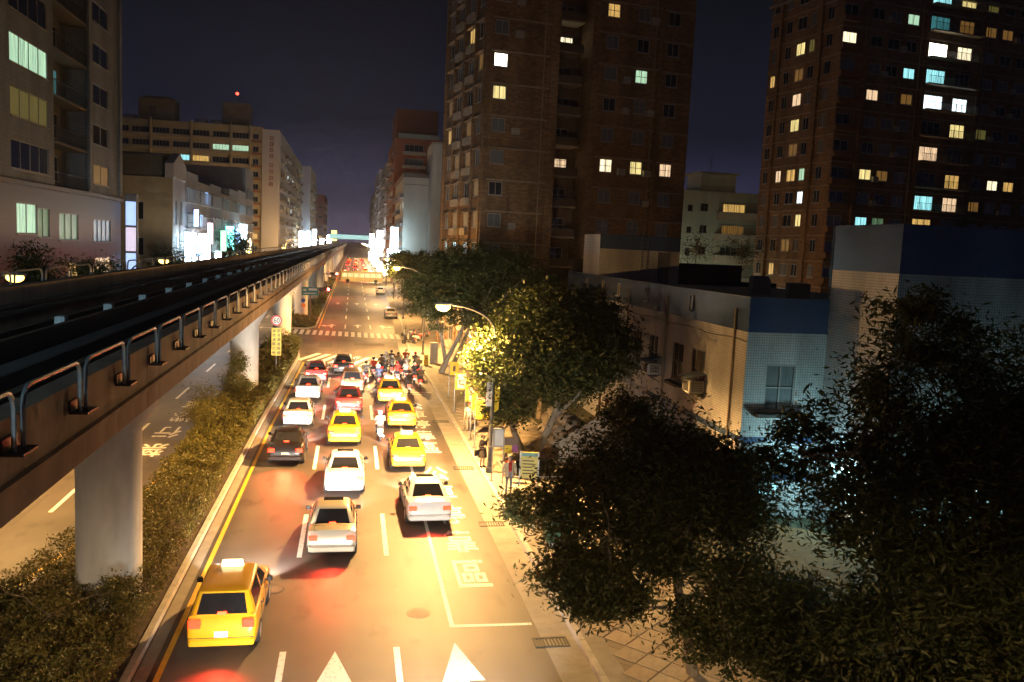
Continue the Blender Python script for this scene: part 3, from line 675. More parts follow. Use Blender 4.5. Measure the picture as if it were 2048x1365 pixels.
# ---------- white tiled building with blue parapet band
M_TILE = grid_mat('white_tiles', (.62, .62, .63), (.30, .29, .28), .108, .108, .011, .4, 0.0, .08, .4, .45)
M_BLUE = grid_mat('blue_tiles', (.06, .11, .24), (.04, .06, .11), .06, .06, .005, .22, 0.0, .14, .4, .2)
bW = empty('white_tiled_building', (16, 32.3, 0), 'low white tiled building with a dark blue parapet band and window air conditioners', 'building')
LW = 30.0
cut = [(3.2, 3.5), (1.55, 1.75), (8.0, 9.4)]
def banded(b, face, O, w, zt, bands, wins, depth=.2):
    z = 0.0
    U, N, rz = FACES[face]; O = Vector(O)
    for a, c in sorted(bands) + [(zt, zt)]:
        if a > z + .01: facade(b, face, O, w, z, a, M_TILE, [q for q in wins if z < q[1] < a], depth)
        if c > a: link('blue_band', wall_mesh(O + N * .004, U, N, w, a, c, [], M_BLUE), b)
        z = c
yw = lambda Y: LW - (Y - 32.3)
wl = [(yw(Y), 5.75, w_, 1.9, l, 2, 2) for Y, w_, l in ((51.0, 1.2, 'dark'), (48.4, 1.2, 'dark'), (45.7, 1.1, 'dark'), (43.15, 1.2, 'dark'), (39.65, 1.4, 'dark'), (37.1, 1.5, 'grey'))]
wl += [(yw(46.9), 1.9 + .45, .6, .9, 'dark', 1, 2), (yw(44.9), 2.2, .9, 1.2, 'dark', 1, 1), (yw(41.5), 2.2, .9, 1.2, 'dark', 1, 1)]
banded(bW, 'left', (0, LW, 0), LW, 9.4, [(3.35, 3.62), (8.0, 9.4)], wl)
banded(bW, 'front', (0, 0, 0), 3.55, 9.4, [(1.75, 2.0), (3.35, 3.62), (8.0, 9.4)], [(1.6, 5.7, 1.35, 1.95, 'grey', 2, 2), (1.25, 1.35, 1.5, .7, 'cyan', 3, 1), (2.2, 2.65, .8, 1.0, 'teal', 2, 1)])
roof_and_back(bW, 14, LW, 0, 9.0, M_TILE)
mb = MB()
mb.box(.004, .25, 0.2, LW, 9.36, 9.44); mb.box(.004, 3.55, .004, .2, 9.36, 9.44); mb.build('parapet_coping', mat('coping_blue', (.09, .11, .16), .5), bW)
mb = MB(); mb.box(.25, .4, .25, LW, 8.96, 9.34); mb.box(.25, 13.8, LW - .3, LW - .1, 8.96, 10.4); mb.box(3.8, 13.8, 24.0, 24.2, 8.96, 9.3); mb.build('parapet', mat('roof_black', (.03, .03, .03), .9), bW)
for Y in (57.0, 53.0, 49.7, 44.6, 38.3):
    fr, pn = window_meshes(.42, .72, 1, 3, 'grey'); f = link('window', fr, bW, (-.09, Y - 32.3, 8.78), -math.pi / 2); link('pane', pn, f)
for Y in (45.7, 43.15, 39.65, 37.1, 48.4):
    MB().cbox(-.32, -.004, Y - 32.3 - .85, Y - 32.3 + .85, 4.55, 4.72, .02).build('window_ledge', mat('ledge_dark', (.07, .06, .05), .8), bW)
    mb = MB(); [mb.box(-.05, -.02, Y - 32.3 - .5 + .2 * q, Y - 32.3 - .48 + .2 * q, 4.85, 6.6) for q in range(6)]; mb.build('window_grille', mat('grille_rust', (.12, .07, .04), .7), bW)
MB().cbox(.5, 2.7, -.4, -.004, 4.5, 4.66, .02).build('window_ledge', MATS['ledge_dark'], bW)
wl_ = empty('wall_lamp', (19.3, 30.2, 2.9), 'cool fluorescent wall lamp in the yard of the white tiled building', 'lamp')
MB().cbox(-.06, .26, -.7, .7, -.05, .06, .015).build('housing', M_FRAME, wl_); MB().tube([(-.02, -.6, -.08), (-.02, .6, -.08)], .03, 8).build('tube', emit('tube_cyan', (.45, .95, 1.0), 60), wl_)
yl_ = bpy.data.lights.new('yard_light', 'POINT'); yl_.energy = 380; yl_.color = (.5, .95, 1.0); yl_.shadow_soft_size = .3
yo_ = bpy.data.objects.new('yard_light', yl_); COL.objects.link(yo_); yo_.parent = wl_; yo_.location = (-.4, -.2, -.2)
w2_ = empty('wall_lamp', (23.4, 27.5, 3.4), 'unseen cool lamp added to brighten the tall white block behind the trees', 'lamp')  # added lamp, lifts the tall block's front in place of city ambient light
MB().cbox(-.7, .7, -.06, .36, -.05, .06, .015).build('housing', M_FRAME, w2_); MB().tube([(-.6, 0, -.08), (.6, 0, -.08)], .03, 8).build('tube', MATS['tube_cyan'], w2_)
yo2 = bpy.data.objects.new('yard_light', yl_); COL.objects.link(yo2); yo2.parent = w2_; yo2.location = (0, -.6, -.2)
# taller block at its right
banded(bW, 'left', (3.55, 0, 0), 4.4, 12.5, [(10.7, 12.5)], [])
for ch in list(bW.children):
    pass
M2 = []
U, N, rz = FACES['left']
o2 = Vector((3.55, -4.4, 0))
banded(bW, 'front', o2, 22.0, 12.5, [(10.7, 12.5)], [(2.2, 1.4, 1.6, 1.2, 'cyan', 3, 1), (4.6, 1.6, 1.8, 1.6, 'cyan', 2, 1), (6.5, 4.0, 1.4, 1.8, 'teal', 2, 2), (10.0, 4.0, 1.4, 1.8, 'dark', 2, 2)])
mb = MB(); mb.box(3.6, 25.5, -4.35, .18, 12.2, 12.44); mb.build('roof', mat('roof_black', (.03, .03, .03)), bW)
link('wall', wall_mesh(Vector((25.55, .2, 0)), Vector((-1, 0, 0)), Vector((0, 1, 0)), 22, 8.9, 12.5, [], M_TILE), bW)
# roof hut
mb = MB(); mb.box(0, 6.4, 0, .004, 9.0, 12.1)
hut = [(-1.0, 5.5, 22.6, 27.0)]
Oh = Vector((-1.1 + 1.2, 22.4, 0))
link('roof_hut_wall', wall_mesh(Oh, Vector((1, 0, 0)), Vector((0, -1, 0)), 5.6, 9.0, 11.2, [], M_TILE), bW)
link('roof_hut_band', wall_mesh(Oh + Vector((-.01, -.01, 0)), Vector((1, 0, 0)), Vector((0, -1, 0)), 5.62, 11.2, 12.15, [], M_BLUE), bW)
link('roof_hut_wall', wall_mesh(Oh + Vector((0, 4, 0)), Vector((0, -1, 0)), Vector((-1, 0, 0)), 4.0, 9.0, 12.15, [], M_TILE), bW)
link('roof_hut_wall', wall_mesh(Oh + Vector((5.6, 0, 0)), Vector((0, 1, 0)), Vector((1, 0, 0)), 4.0, 9.0, 12.15, [], M_TILE), bW)
mb = MB(); mb.box(.12, 5.68, 22.42, 26.38, 12.0, 12.13); mb.build('roof_hut_roof', MATS['roof_black'], bW)
mb = MB(); [mb.tube([(3.0 + d, 22.3, 9.0), (3.0 + d, 22.3, 12.6)], .02, 5) for d in (0, .4)]; [mb.tube([(3.0, 22.3, 9.3 + .3 * q), (3.4, 22.3, 9.3 + .3 * q)], .015, 4) for q in range(11)]; mb.build('ladder', M_STEEL, bW)
MB().box(4.2, 5.0, 22.35, 22.39, 9.0, 11.1).build('door', mat('door_grey', (.16, .16, .17), .6), bW)
for Y, z0 in ((33.4, .2), (41.4, .2), (47.6, .2)): MB().tube([(-.07, Y - 32.3, z0), (-.07, Y - 32.3, 8.9)], .05, 6).build('drainpipe', M_LEDGE, bW)
mb = MB(); mb.tube([(-.05, yy_ * 1.0, 7.6 + .05 * math.sin(yy_ * 1.3)) for yy_ in range(0, 27)], .022, 5); mb.build('cable', M_BLACKISH if 'M_BLACKISH' in globals() else M_FRAMED, bW)
for x, yy_ in ((6, 12), (9, 18), (5, 6)): MB().cbox(x, x + 1.1, yy_, yy_ + .5, 9.0, 9.9, .03).build('roof_condenser', mat('condenser_grey', (.34, .33, .31), .6), bW)
# window air conditioners: things of their own hanging on the wall
def aircon(Y, label):
    a = empty('air_conditioner', (16, Y, 4.72), label, 'air conditioner', 'window air conditioners')
    mb = MB(); mb.cbox(-.75, -.02, -.42, .42, .02, .6, .03); mb.build('casing', mat('aircon_white', (.62, .60, .55), .5, .12, 4), a)
    mb = MB(); mb.box(-.62, -.12, -.45, -.42, .1, .52); mb.build('vent', M_FRAMED, a)
    for q in range(5): MB().box(-.6, -.14, -.465, -.45, .13 + .08 * q, .16 + .08 * q).build('louvre', MATS['aircon_white'], a)
    mb = MB(); mb.box(-.766, -.75, -.3, .3, .1, .5); mb.build('rear_grille', M_FRAMED, a)
    mb = MB(); mb.add([(-.95, -.55, .72), (0, -.55, .95), (0, .55, .95), (-.95, .55, .72), (-.95, -.55, .69), (0, -.55, .92), (0, .55, .92), (-.95, .55, .69)], [(0, 1, 2, 3), (7, 6, 5, 4), (0, 4, 5, 1), (3, 2, 6, 7), (0, 3, 7, 4)]); mb.build('rain_hood', mat('hood_blue', (.12, .15, .2), .5), a)
    mb = MB(); [mb.box(-.7, -.02, q - .02, q + .02, -.03, .02) for q in (-.35, .35)]; [mb.tube([(-.65, q, 0), (-.02, q, -.4)], .015, 4) for q in (-.35, .35)]; mb.build('bracket', M_DSTEEL, a)
aircon(42.2, 'window air conditioner second from the corner of the white tiled building'); aircon(36.6, 'window air conditioner nearest the corner of the white tiled building'); aircon(47.4, 'window air conditioner farthest from the corner, beside the tree crown')

# ---------- left side of the street
M_BEIGE = grid_mat('beige_tiles', (.24, .275, .32), (.16, .18, .21), .45, .24, .015, .6, .5, .08, .3, .35)
M_GRAN = mat('granite_brown', (.14, .11, .105), .4, .25, 9, .1)
b1 = empty('beige_apartment_block', (-44, 46, 0), 'beige tiled apartment block with recessed balconies at the left edge', 'building')
# road face X=-20, Y 46..80
w_up, w_lo = [], []
lit1 = {(13.3, 22.0): 'green', (13.3, 18.9): 'olive', (13.3, 15.8): 'dark', (13.3, 12.6): 'dark'}
for z in (15.2, 18.3, 21.4, 24.5, 27.6, 30.7):
    w_up += [(13.0, z, 6.4, 1.75, {24.5 - 3.1: 'green', 18.3: 'olive'}.get(z, 'dark'), 4, 1), (3.5, z, 5.5, 1.7, 'dark', 3, 1), (28.3, z, 4.2, 1.55, 'dim' if z == 15.2 else 'dark', 2, 1)]
w_up = [q for q in w_up]
facade(b1, 'right', (24, 0, 0), 17.3, 13.7, 36, M_BEIGE, [q for q in w_up if q[0] < 17], .3)
facade(b1, 'right', (24, 25.0, 0), 9.0, 13.7, 36, M_BEIGE, [(q[0] - 25.0, *q[1:]) for q in w_up if q[0] > 25], .45)
# recessed balcony strip
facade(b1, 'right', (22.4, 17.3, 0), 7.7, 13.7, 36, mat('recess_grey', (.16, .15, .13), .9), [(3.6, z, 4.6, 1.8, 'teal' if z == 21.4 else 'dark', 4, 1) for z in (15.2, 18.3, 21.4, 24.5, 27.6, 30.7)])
link('wall', wall_mesh(Vector((24, 17.3, 0)), Vector((-1, 0, 0)), Vector((0, 1, 0)), 1.6, 13.7, 36, [], M_BEIGE), b1)
link('wall', wall_mesh(Vector((22.4, 25.0, 0)), Vector((1, 0, 0)), Vector((0, -1, 0)), 1.6, 13.7, 36, [], M_BEIGE), b1)
for z in (15.2, 18.3, 21.4, 24.5, 27.6, 30.7):
    mb = MB(); mb.cbox(22.5, 24.0, 17.4, 24.9, z - 1.7, z - 1.5, .02); mb.build('balcony_slab', mat('balcony_grey', (.17, .165, .16), .8), b1)
    mb = MB(); mb.box(23.9, 23.95, 17.4, 24.9, z - .55, z - .48); [mb.box(23.91, 23.94, 17.5 + .25 * q, 17.53 + .25 * q, z - 1.5, z - .55) for q in range(30)]; mb.build('balcony_rail', M_FRAMED, b1)
for y, w_ in ((6.8, 1.2), (33.3, .7), (24.7, .6)):
    mb = MB(); mb.box(24.0, 24.18, y, y + w_, 13.9, 36); mb.uv = [[(mb.v[i][0] + mb.v[i][1], mb.v[i][2]) for i in f] for f in mb.f]; mb.build('pilaster', M_BEIGE, b1)
MB().cbox(.0, 24.3, -.2, 34.2, 13.4, 13.72, .04).build('cornice', M_GRAN, b1)
facade(b1, 'right', (24, 0, 0), 34, 0, 13.4, M_GRAN, [(12.2, 11.4, 3.4, 1.9, 'green', 2, 1), (15.1, 11.2, 2.2, 1.9, 'dgreen', 2, 1), (20.2, 11.0, 4.2, 1.9, 'dgreen', 3, 1), (28.5, 10.8, 4.8, 1.8, 'dblue', 4, 1), (28.6, 7.6, 4.2, 2.2, 'peach', 3, 1), (21.2, 7.6, 2.0, 1.7, 'amber', 2, 1), (12.5, 7.4, 4.0, 2.2, 'dark', 3, 1), (4, 11, 5, 1.8, 'dark', 3, 1), (12.5, 3.2, 6, 3, 'dark', 4, 1), (26, 3.2, 7, 3, 'cream', 4, 1)], .25)
facade(b1, 'front', (0, 0, 0), 24, 0, 36, M_BEIGE, [(u, z, 3.0, 1.6, 'dark', 3, 1) for u in (6, 16) for z in (15.2, 18.3, 21.4, 24.5)])
link('wall', wall_mesh(Vector((24, 34, 0)), Vector((-1, 0, 0)), Vector((0, 1, 0)), 24, 0, 36, [], M_BEIGE), b1)
roof_and_back(b1, 24, 34, 0, 36, M_BEIGE)
# tall light column on its far corner (lit sign strip)
sg = empty('lit_sign_column', (-19.6, 82.2, 0), 'narrow lit glass sign column beside the beige block', 'sign')
MB().cbox(-.5, .5, -.35, .35, 0, 14.2, .04).build('casing', mat('sign_casing', (.2, .2, .22), .5), sg)
for k in range(5): MB().box(-.42, .42, -.37, -.352, 2.2 + 2.3 * k, 4.3 + 2.3 * k).build('light_panel', emit('sign_blue_%d' % (k % 2), ((.35, .55, 1.0), (.9, .75, 1.0))[k % 2], (1.2, .8)[k % 2]), sg)

# ---------- tan corner house + shop row
M_TAN = mat('tan_render', (.42, .34, .21), .9, .14, .6, .15)
b2 = empty('tan_corner_house', (-34, 102, 0), 'four storey tan rendered house with a white corner pier', 'building')
facade(b2, 'front', (0, 0, 0), 14, 0, 17, M_TAN, [(10.0, z, 1.9, 2.0, 'dark', 2, 1) for z in (9.2, 13.2, 5.3)] + [(6.3, z, 1.2, 2.0, 'dark', 1, 1) for z in (9.2, 13.4)] + [(2.5, z, 1.8, 1.8, 'dark', 2, 1) for z in (9.2, 13.4)], .3)
facade(b2, 'right', (14, 0, 0), 7, 0, 17, mat('white_pier', (.50, .49, .50), .8, .1, .5), [(u, z, 1.5, 2.8, 'dblue' if z < 11 else 'dark', 2, 1) for u in (2.0, 5.0) for z in (5.3, 9.2, 13.2)], .3)
roof_and_back(b2, 14, 7, 0, 17, M_TAN)
mb = MB(); mb.box(13.2, 14.15, -.15, 7.1, 17, 18.6); mb.add([(13.2, -.15, 18.6), (14.15, -.15, 18.6), (14.15, 7.1, 18.6), (13.2, 7.1, 18.6), (13.2, 3.4, 20.0), (14.15, 3.4, 20.0)], [(0, 1, 5, 4), (3, 4, 5, 2), (1, 2, 5), (0, 4, 3)]); mb.build('gable_parapet', MATS['white_pier'], b2)
mb = MB(); mb.box(1.2, 12.8, .5, 6, 17, 19.4); mb.build('roof_storey', mat('roof_storey_dark', (.12, .11, .08), .9), b2)
MB().box(.6, 13.1, .2, 6.3, 19.4, 19.65).build('roof_sheet', mat('roof_sheet', (.06, .06, .06), .6), b2)
def shop(i, y0, L, h, m, rows, lits, label):
    b = empty('shop_house', (-34, y0, 0), label, 'building', 'shop houses along the left street')
    ws = []
    for k in range(rows):
        z = 6.2 + 3.2 * k
        if z + 1.2 < h: ws += [(L * .3, z, L * .28, 1.7, lits[k % len(lits)], 2, 1), (L * .72, z, L * .28, 1.7, lits[(k + 1) % len(lits)], 2, 1)]
    facade(b, 'right', (14, 0, 0), L, 4.2, h, m, ws, .3); facade(b, 'front', (0, 0, 0), 14, 0, h, m, [])
    facade(b, 'right', (14, 0, 0), L, 0, 4.2, mat('shop_front', (.25, .25, .25), .6), [(L / 2, 2.0, L - 1.2, 3.2, 'cool' if i % 2 else 'cream', 4, 1)], .4)
    roof_and_back(b, 14, L, 0, h, m)
    MB().cbox(13.99, 15.0, .3, L - .3, 4.0, 4.3, .03).build('canopy', M_GRAN, b)
    for k in range(rows):
        z = 6.2 + 3.2 * k
        if z + 1.2 < h:
            mb = MB(); [mb.box(14.25, 14.28, .8 + .28 * q, .83 + .28 * q, z - 1.1, z + .5) for q in range(int((L - 1.6) / .28))]; mb.box(14.0, 14.3, .7, L - .7, z - 1.2, z - 1.1); mb.box(14.0, 14.3, .7, L - .7, z + .5, z + .56); mb.build('balcony_grille', M_FRAME, b)
    return b
cols = [(.36, .37, .40), (.40, .38, .34), (.30, .32, .36), (.44, .36, .30), (.34, .36, .36), (.42, .42, .44), (.3, .3, .32)]
names = ['grey shop house next to the tan corner house', 'second shop house in the row, behind the tall lit sign', 'third shop house in the row with barred balconies', 'pinkish shop house in the middle of the row', 'grey green shop house behind the street tree', 'pale shop house with a teal lit sign', 'last and tallest shop house of the row']
y = 109.1
for i in range(7):
    L = (9, 9.5, 10, 9, 10.5, 11, 12)[i]
    shop(i, y, L - .05, (18.4, 17.6, 18.0, 17.2, 18.4, 18.8, 23.5)[i], mat('shop_render_%d' % i, cols[i], .8, .2, .5, .2), 5, (('dark', 'dblue'), ('blue', 'dark'), ('dark', 'grey'), ('grey', 'dark'), ('dark', 'dim'), ('teal', 'dark'), ('dark', 'grey'))[i], names[i]); y += L
# projecting lit shop signs
def lit_sign(x, y, z0, z1, w, key, label, th=.35):
    s = empty('lit_shop_sign', (x, y, 0), label, 'sign', 'lit shop signs')
    MB().cbox(-w / 2 - .06, w / 2 + .06, -th / 2, th / 2, z0 - .06, z1 + .06, .03).build('casing', MATS['sign_casing'], s)
    for sgn in (-1, 1): MB().box(-w / 2, w / 2, sgn * (th / 2 + .001) - .012 * (sgn < 0), sgn * (th / 2 + .001) + .012 * (sgn > 0), z0, z1).build('light_panel', key, s)
    mb = MB()
    for z in (z0 + (z1 - z0) * .2, z0 + (z1 - z0) * .8): mb.box(-w / 2 - 1.0, -w / 2 - .06, -.05, .05, z - .05, z + .05)
    mb.build('bracket', M_DSTEEL, s); return s
E_CW = emit('sign_cool_white', (.62, .88, 1.0), 26); E_W = emit('sign_white', (.92, .97, 1.0), 24); E_T = emit('sign_teal', (.25, 1.0, .92), 9); E_Y = emit('sign_yellow', (1.0, .8, .1), 9); E_B = emit('sign_blue', (.3, .55, 1.0), 9); E_WW = emit('sign_warm', (1, .75, .4), 7)
M_SODGLOW = None
lit_sign(-18.8, 106, 5.6, 11.0, 1.25, E_CW, 'tall blazing white sign nearest the tan corner house')
lit_sign(-18.8, 116, 5.6, 10.9, 1.4, E_W, 'second tall blazing white sign beyond the tan corner house')
lit_sign(-18.8, 139, 7.0, 12.2, 1.2, E_T, 'tall teal and white sign behind the street tree')
lit_sign(-18.8, 155, 6.4, 12.8, 1.25, E_CW, 'tall white sign with cyan glow at the end of the shop row')
lit_sign(-18.6, 143, 5.4, 8.6, 1.2, E_Y, 'yellow lit sign low behind the street tree')
lit_sign(-18.9, 110.5, 11.8, 13.8, .5, E_B, 'small blue neon sign high on the grey shop house')
lit_sign(-18.9, 128.0, 6.0, 8.5, .8, E_CW, 'small white sign half hidden by the street tree')
for yy_, z0, z1, w_, e_, lb in ((112.6, 8.2, 10.6, .7, emit('sign_deep_blue', (.1, .3, 1.0), 4), 'small deep blue sign between the two tall white signs'), (121, 9.6, 12.4, .7, emit('sign_pink', (1.0, .35, .5), 2), 'small pink sign after the second tall white sign'), (133, 8.5, 11.5, .8, emit('sign_green_lit', (.3, 1.0, .4), 2), 'small green sign left of the street tree'), (149, 9.5, 12, .7, E_B, 'small blue sign before the last tall white sign'), (164, 6, 10, 1.0, E_WW, 'warm white sign at the very end of the shop row')): lit_sign(-18.9, yy_, z0, z1, w_, e_, lb)
# ---------- beige slab block across the far end of the block, white end tower
M_SLAB = mat('slab_cream', (.42, .37, .24), .9, .14, .4, .15)
b3 = empty('cream_slab_block', (-64, 240, 0), 'long cream slab block with rows of balconies and a water tank tower', 'building')
wsl = []
for i, z in enumerate([37.2 - 3.3 * k for k in range(11)]):
    for j, u in enumerate((4, 9.0, 14, 19, 24, 29, 34)):
        key = 'dark'
        if (i, j) in ((1, 5), (1, 6)): key = 'green'
        if (i, j) in ((2, 3),): key = 'cyan'
        if (i, j) in ((2, 4), (3, 3)): key = 'amber'
        if (i, j) in ((3, 1), (3, 2)): key = 'cool'
        wsl.append((u, z, 4.2, 1.5, key, 5, 1))
    wsl.append((37.9, z, 1.5, 1.4, 'dark' if i != 8 else 'amber', 2, 1))
facade(b3, 'front', (0, 0, 0), 39.6, 0, 39.8, M_SLAB, wsl, .5)
for i, z in enumerate([37.2 - 3.3 * k for k in range(11)]):
    MB().box(0, 36.4, -.5, -.004, z - 1.75, z - .85).build('balcony_front', mat('slab_balcony', (.46, .40, .27), .9, .12, .5), b3)
    MB().box(36.8, 39.4, -.25, -.004, z - 1.6, z - .95).build('balcony_front', mat('slab_balcony_red', (.32, .16, .10), .9), b3)
for u in (1.4, 11.5, 21.6, 31.6, 36.5):
    MB().box(u - .15, u + .15, -.7, -.005, 0, 40.4).build('fin', M_SLAB, b3)
roof_and_back(b3, 39.6, 14, 0, 39.8, M_SLAB)
mb = MB(); mb.cbox(8, 17, 2, 9, 39.8, 45.6, .1); mb.cbox(9, 16, 2.5, 8.5, 45.6, 46.2, .1); mb.build('lift_tower', mat('tower_brown', (.20, .16, .11), .9, .25, .8), b3)
mb = MB(); mb.cbox(29, 36, 2, 9, 39.8, 45.9, .1); mb.build('lift_tower', MATS['tower_brown'], b3)
mb = MB(); mb.box(10.6, 12.2, 1.93, 2.0, 42, 43.6); mb.build('vent', M_FRAMED, b3)
for x in (4, 22, 26): MB().cbox(x, x + 3, 3, 6, 39.8, 41.2, .05).build('water_tank', M_STEEL, b3)
MB().tube([(32.5, 4, 45.9), (32.5, 4, 48.4)], .06, 6).build('mast', M_DSTEEL, b3)
MB().ball((32.5, 4, 48.6), .42, 10, 6).build('warning_light', emit('warning_red', (1, .06, .03), 6), b3)
M_WHT = mat('white_end_wall', (.52, .51, .56), .85, .07, .3, .1, stretch=(1, 1, .2))
b4 = empty('white_end_tower', (-38, 240.5, 0), 'tall apartment block with a blank white end wall carrying red vertical lettering', 'building')
facade(b4, 'front', (13.6, -1.0, 0), 4.4, 0, 39.2, M_WHT, [])
link('wall', wall_mesh(Vector((18, -1, 0)), Vector((0, 1, 0)), Vector((1, 0, 0)), 5, 0, 39.2, [], M_WHT), b4)
M_FAR1 = mat('far_render_grey', (.36, .36, .38), .9, .2, .5); M_FAR2 = mat('far_render_olive', (.36, .32, .22), .9, .2, .5)
def road_rows(b, X, y0, L, z0, z1, fh, pitch, m, face='right', litp=.07, depth=.5, seed=1):
    rg = random.Random(seed); ws = []
    n = int(L / pitch); rows_ = int((z1 - z0 - 1.2) / fh)
    for k in range(rows_):
        for j in range(n):
            key = rg.choice(('warm', 'cream', 'green', 'amber', 'cool')) if rg.random() < litp else rg.choice(('dark', 'dark', 'grey'))
            ws.append(((j + .5) * L / n, z0 + 1.9 + fh * k, pitch * .62, fh * .52, key, 2, 1))
    O = (X, y0, 0) if face == 'right' else (X, y0 + L, 0)
    facade(b, face, O, L, z0, z1, m, ws, depth)
    s = 1 if face == 'right' else -1
    for k in range(rows_):
        z = z0 + .95 + fh * k
        for j in range(n):
            yc = y0 + (j + .5) * L / n
            if rg.random() < .7:
                mb = MB(); xa, xb = sorted((X + s * .004, X + s * rg.uniform(.5, 1.1))); mb.box(xa, xb, yc - pitch * .42, yc + pitch * .42, z - .6, z + .25); mb.build('balcony', rg.choice((m, MATS.get('balcony_grey'), M_GRAN)), b)
road_rows(b4, 18, 4, 46, 4.5, 39.2, 3.2, 5.0, M_FAR1, seed=3); road_rows(b4, 18.02, 50, 50, 4.5, 38.6, 3.2, 5.4, M_FAR2, seed=5)
mb = MB(); mb.box(.05, 17.9, 3, 103, 0, 38.9); mb.build('core', M_FAR1, b4)
for i, ch in enumerate('甲士十廣場飯店' if 0 else ''): pass
M_RED = mat('sign_red', (.30, .05, .05), .6)
for i, z in enumerate((37.0, 35.4, 33.9, 32.3, 29.9, 28.2, 26.5, 24.8)):
    # stacked red characters on the wall, too blurred to read: strokes only
    mb = MB(); rg = random.Random(40 + i)
    for q in range(3): mb.box(-.5, .5, -.08, 0, -.45 + .4 * q, -.33 + .4 * q)
    for q in range(2): xx = (-.38, .3)[q] + rg.uniform(-.06, .06); mb.box(xx, xx + .13, -.07, .001, -.5, .5)
    mb.build('wall_character', M_RED, b4, (16.0, -1.01, z))
roof_and_back(b4, 18, 104, 0, 38.8, M_FAR1)
b5 = empty('far_white_block', (-40, 410, 0), 'pale apartment block beyond the white end tower on the left', 'building')
facade(b5, 'front', (0, 0, 0), 20, 0, 44, M_WHT, [(u, z, 2.2, 1.4, 'cyan' if (u, z) in ((12, 24), (12, 20)) else 'warm' if (u, z) == (12, 40) else 'dark', 2, 1) for u in (7, 12) for z in (12, 16, 20, 24, 28, 32, 36, 40)])
road_rows(b5, 20, 0, 60, 4, 44, 4, 6, M_FAR2, seed=8); roof_and_back(b5, 20, 60, 0, 44, M_WHT)
b6 = empty('far_red_block', (-42, 540, 0), 'dark reddish block farthest down the left side', 'building')
facade(b6, 'front', (0, 0, 0), 24, 0, 38, mat('far_red', (.22, .09, .08), .9), [(u, z, 2.2, 1.6, pick('dark', 'dark', 'amber'), 2, 1) for u in (14, 18, 22) for z in (12, 18, 24, 30)])
road_rows(b6, 24, 0, 70, 4, 38, 4.4, 7, MATS['far_red'], seed=9); roof_and_back(b6, 24, 70, 0, 38, MATS['far_red'])
# ---------- right side beyond the brick tower
M_GREYW = mat('blank_grey_wall', (.40, .39, .35), .9, .16, .22, .2, stretch=(1, 1, .5))
b7 = empty('blank_walled_block', (10.7, 190, 0), 'block with a blank stained pale wall facing the camera, right of the road', 'building')
facade(b7, 'front', (0, 0, 0), 5.4, 0, 25.2, M_GREYW, []); road_rows(b7, 0, 0, 40, 4.5, 25.2, 3.2, 5, M_FAR1, 'left', .12, seed=12); roof_and_back(b7, 5.4, 40, 0, 25.2, M_GREYW)
MB().cbox(-.25, 5.3, -.2, 40, 25.2, 26.1, .05).build('parapet', mat('parapet_dark', (.16, .13, .11), .9), b7)
mb = MB(); mb.box(-.004, 5.3, -.03, -.004, 23.6, 23.75); mb.build('string_course', M_GRAN, b7)
b8 = empty('rounded_blank_tower', (16.2, 186, 0), 'tall pale blank tower with a rounded corner beside the brick tower', 'building')
pts = [(5.2, 12), (0, 12)] + [(1.2 - 1.2 * math.cos(a), 1.2 - 1.2 * math.sin(a)) for a in (0, .4, .8, 1.2, 1.57)] + [(5.2, 0)]
mb = MB(); mb.prism(pts, 0, 32.2); mb.build('wall', mat('pale_blank_wall', (.46, .47, .44), .85, .1, .2, .1), b8)
mb = MB(); mb.prism([(p[0] * .96 + .1, p[1] * .97 + .15) for p in pts], 32.21, 32.7); mb.build('roof', M_CONC, b8)
M_RB = grid_mat('red_brick_far', (.34, .115, .05), (.22, .12, .08), .6, .3, .03, .85, .5, .2, .3, .3)
b9 = empty('red_brick_block', (10.2, 232, 0), 'stepped red brick apartment block rising behind the blank walled block', 'building')
facade(b9, 'front', (0, 0, 0), 15, 0, 38.5, M_RB, [(u, z, 5.0, 1.8, 'grey' if k else 'dark', 4, 1) for u in (5.2,) for k, z in enumerate((36.0, 32.4, 28.8))], .5)
for z in (34.7, 31.2): MB().cbox(2.2, 8.4, -.9, -.004, z - .5, z + .25, .04).build('balcony', M_KERB, b9)
road_rows(b9, 0, 0, 44, 4, 38.5, 3.6, 6, M_RB, 'left', .12, seed=15); roof_and_back(b9, 15, 44, 0, 38.5, M_RB, .0)
mb = MB(); mb.cbox(.6, 12, 6, 30, 38.5, 47, .1); mb.uv = None; mb.build('upper_tower', mat('far_red_dark', (.17, .065, .035), .9), b9)
MB().cbox(1.0, 12.0, .2, .8, 38.5, 39.8, .05).build('glass_screen', mat('glass_screen', (.28, .33, .33), .3), b9)
b10 = empty('far_grey_block', (10.4, 300, 0), 'dim grey block far down the right side', 'building')
facade(b10, 'front', (0, 0, 0), 14, 0, 38, M_FAR1, []); road_rows(b10, 0, 0, 60, 4, 38, 3.6, 6, M_FAR1, 'left', .1, seed=21); roof_and_back(b10, 14, 60, 0, 38, M_FAR1)
b11 = empty('far_pale_block', (11, 400, 0), 'pale narrow block farthest down the right side', 'building')
facade(b11, 'front', (0, 0, 0), 14, 0, 44, M_WHT, []); road_rows(b11, 0, 0, 80, 4, 44, 4, 7, M_FAR1, 'left', .1, seed=23); roof_and_back(b11, 14, 80, 0, 44, M_WHT)
b12 = empty('far_low_block', (11.5, 520, 0), 'low grey block at the far right end of the street', 'building')
facade(b12, 'front', (0, 0, 0), 14, 0, 40, M_FAR2, []); road_rows(b12, 0, 0, 100, 4, 40, 4, 8, M_FAR2, 'left', .1, seed=24); roof_and_back(b12, 14, 100, 0, 40, M_FAR2)
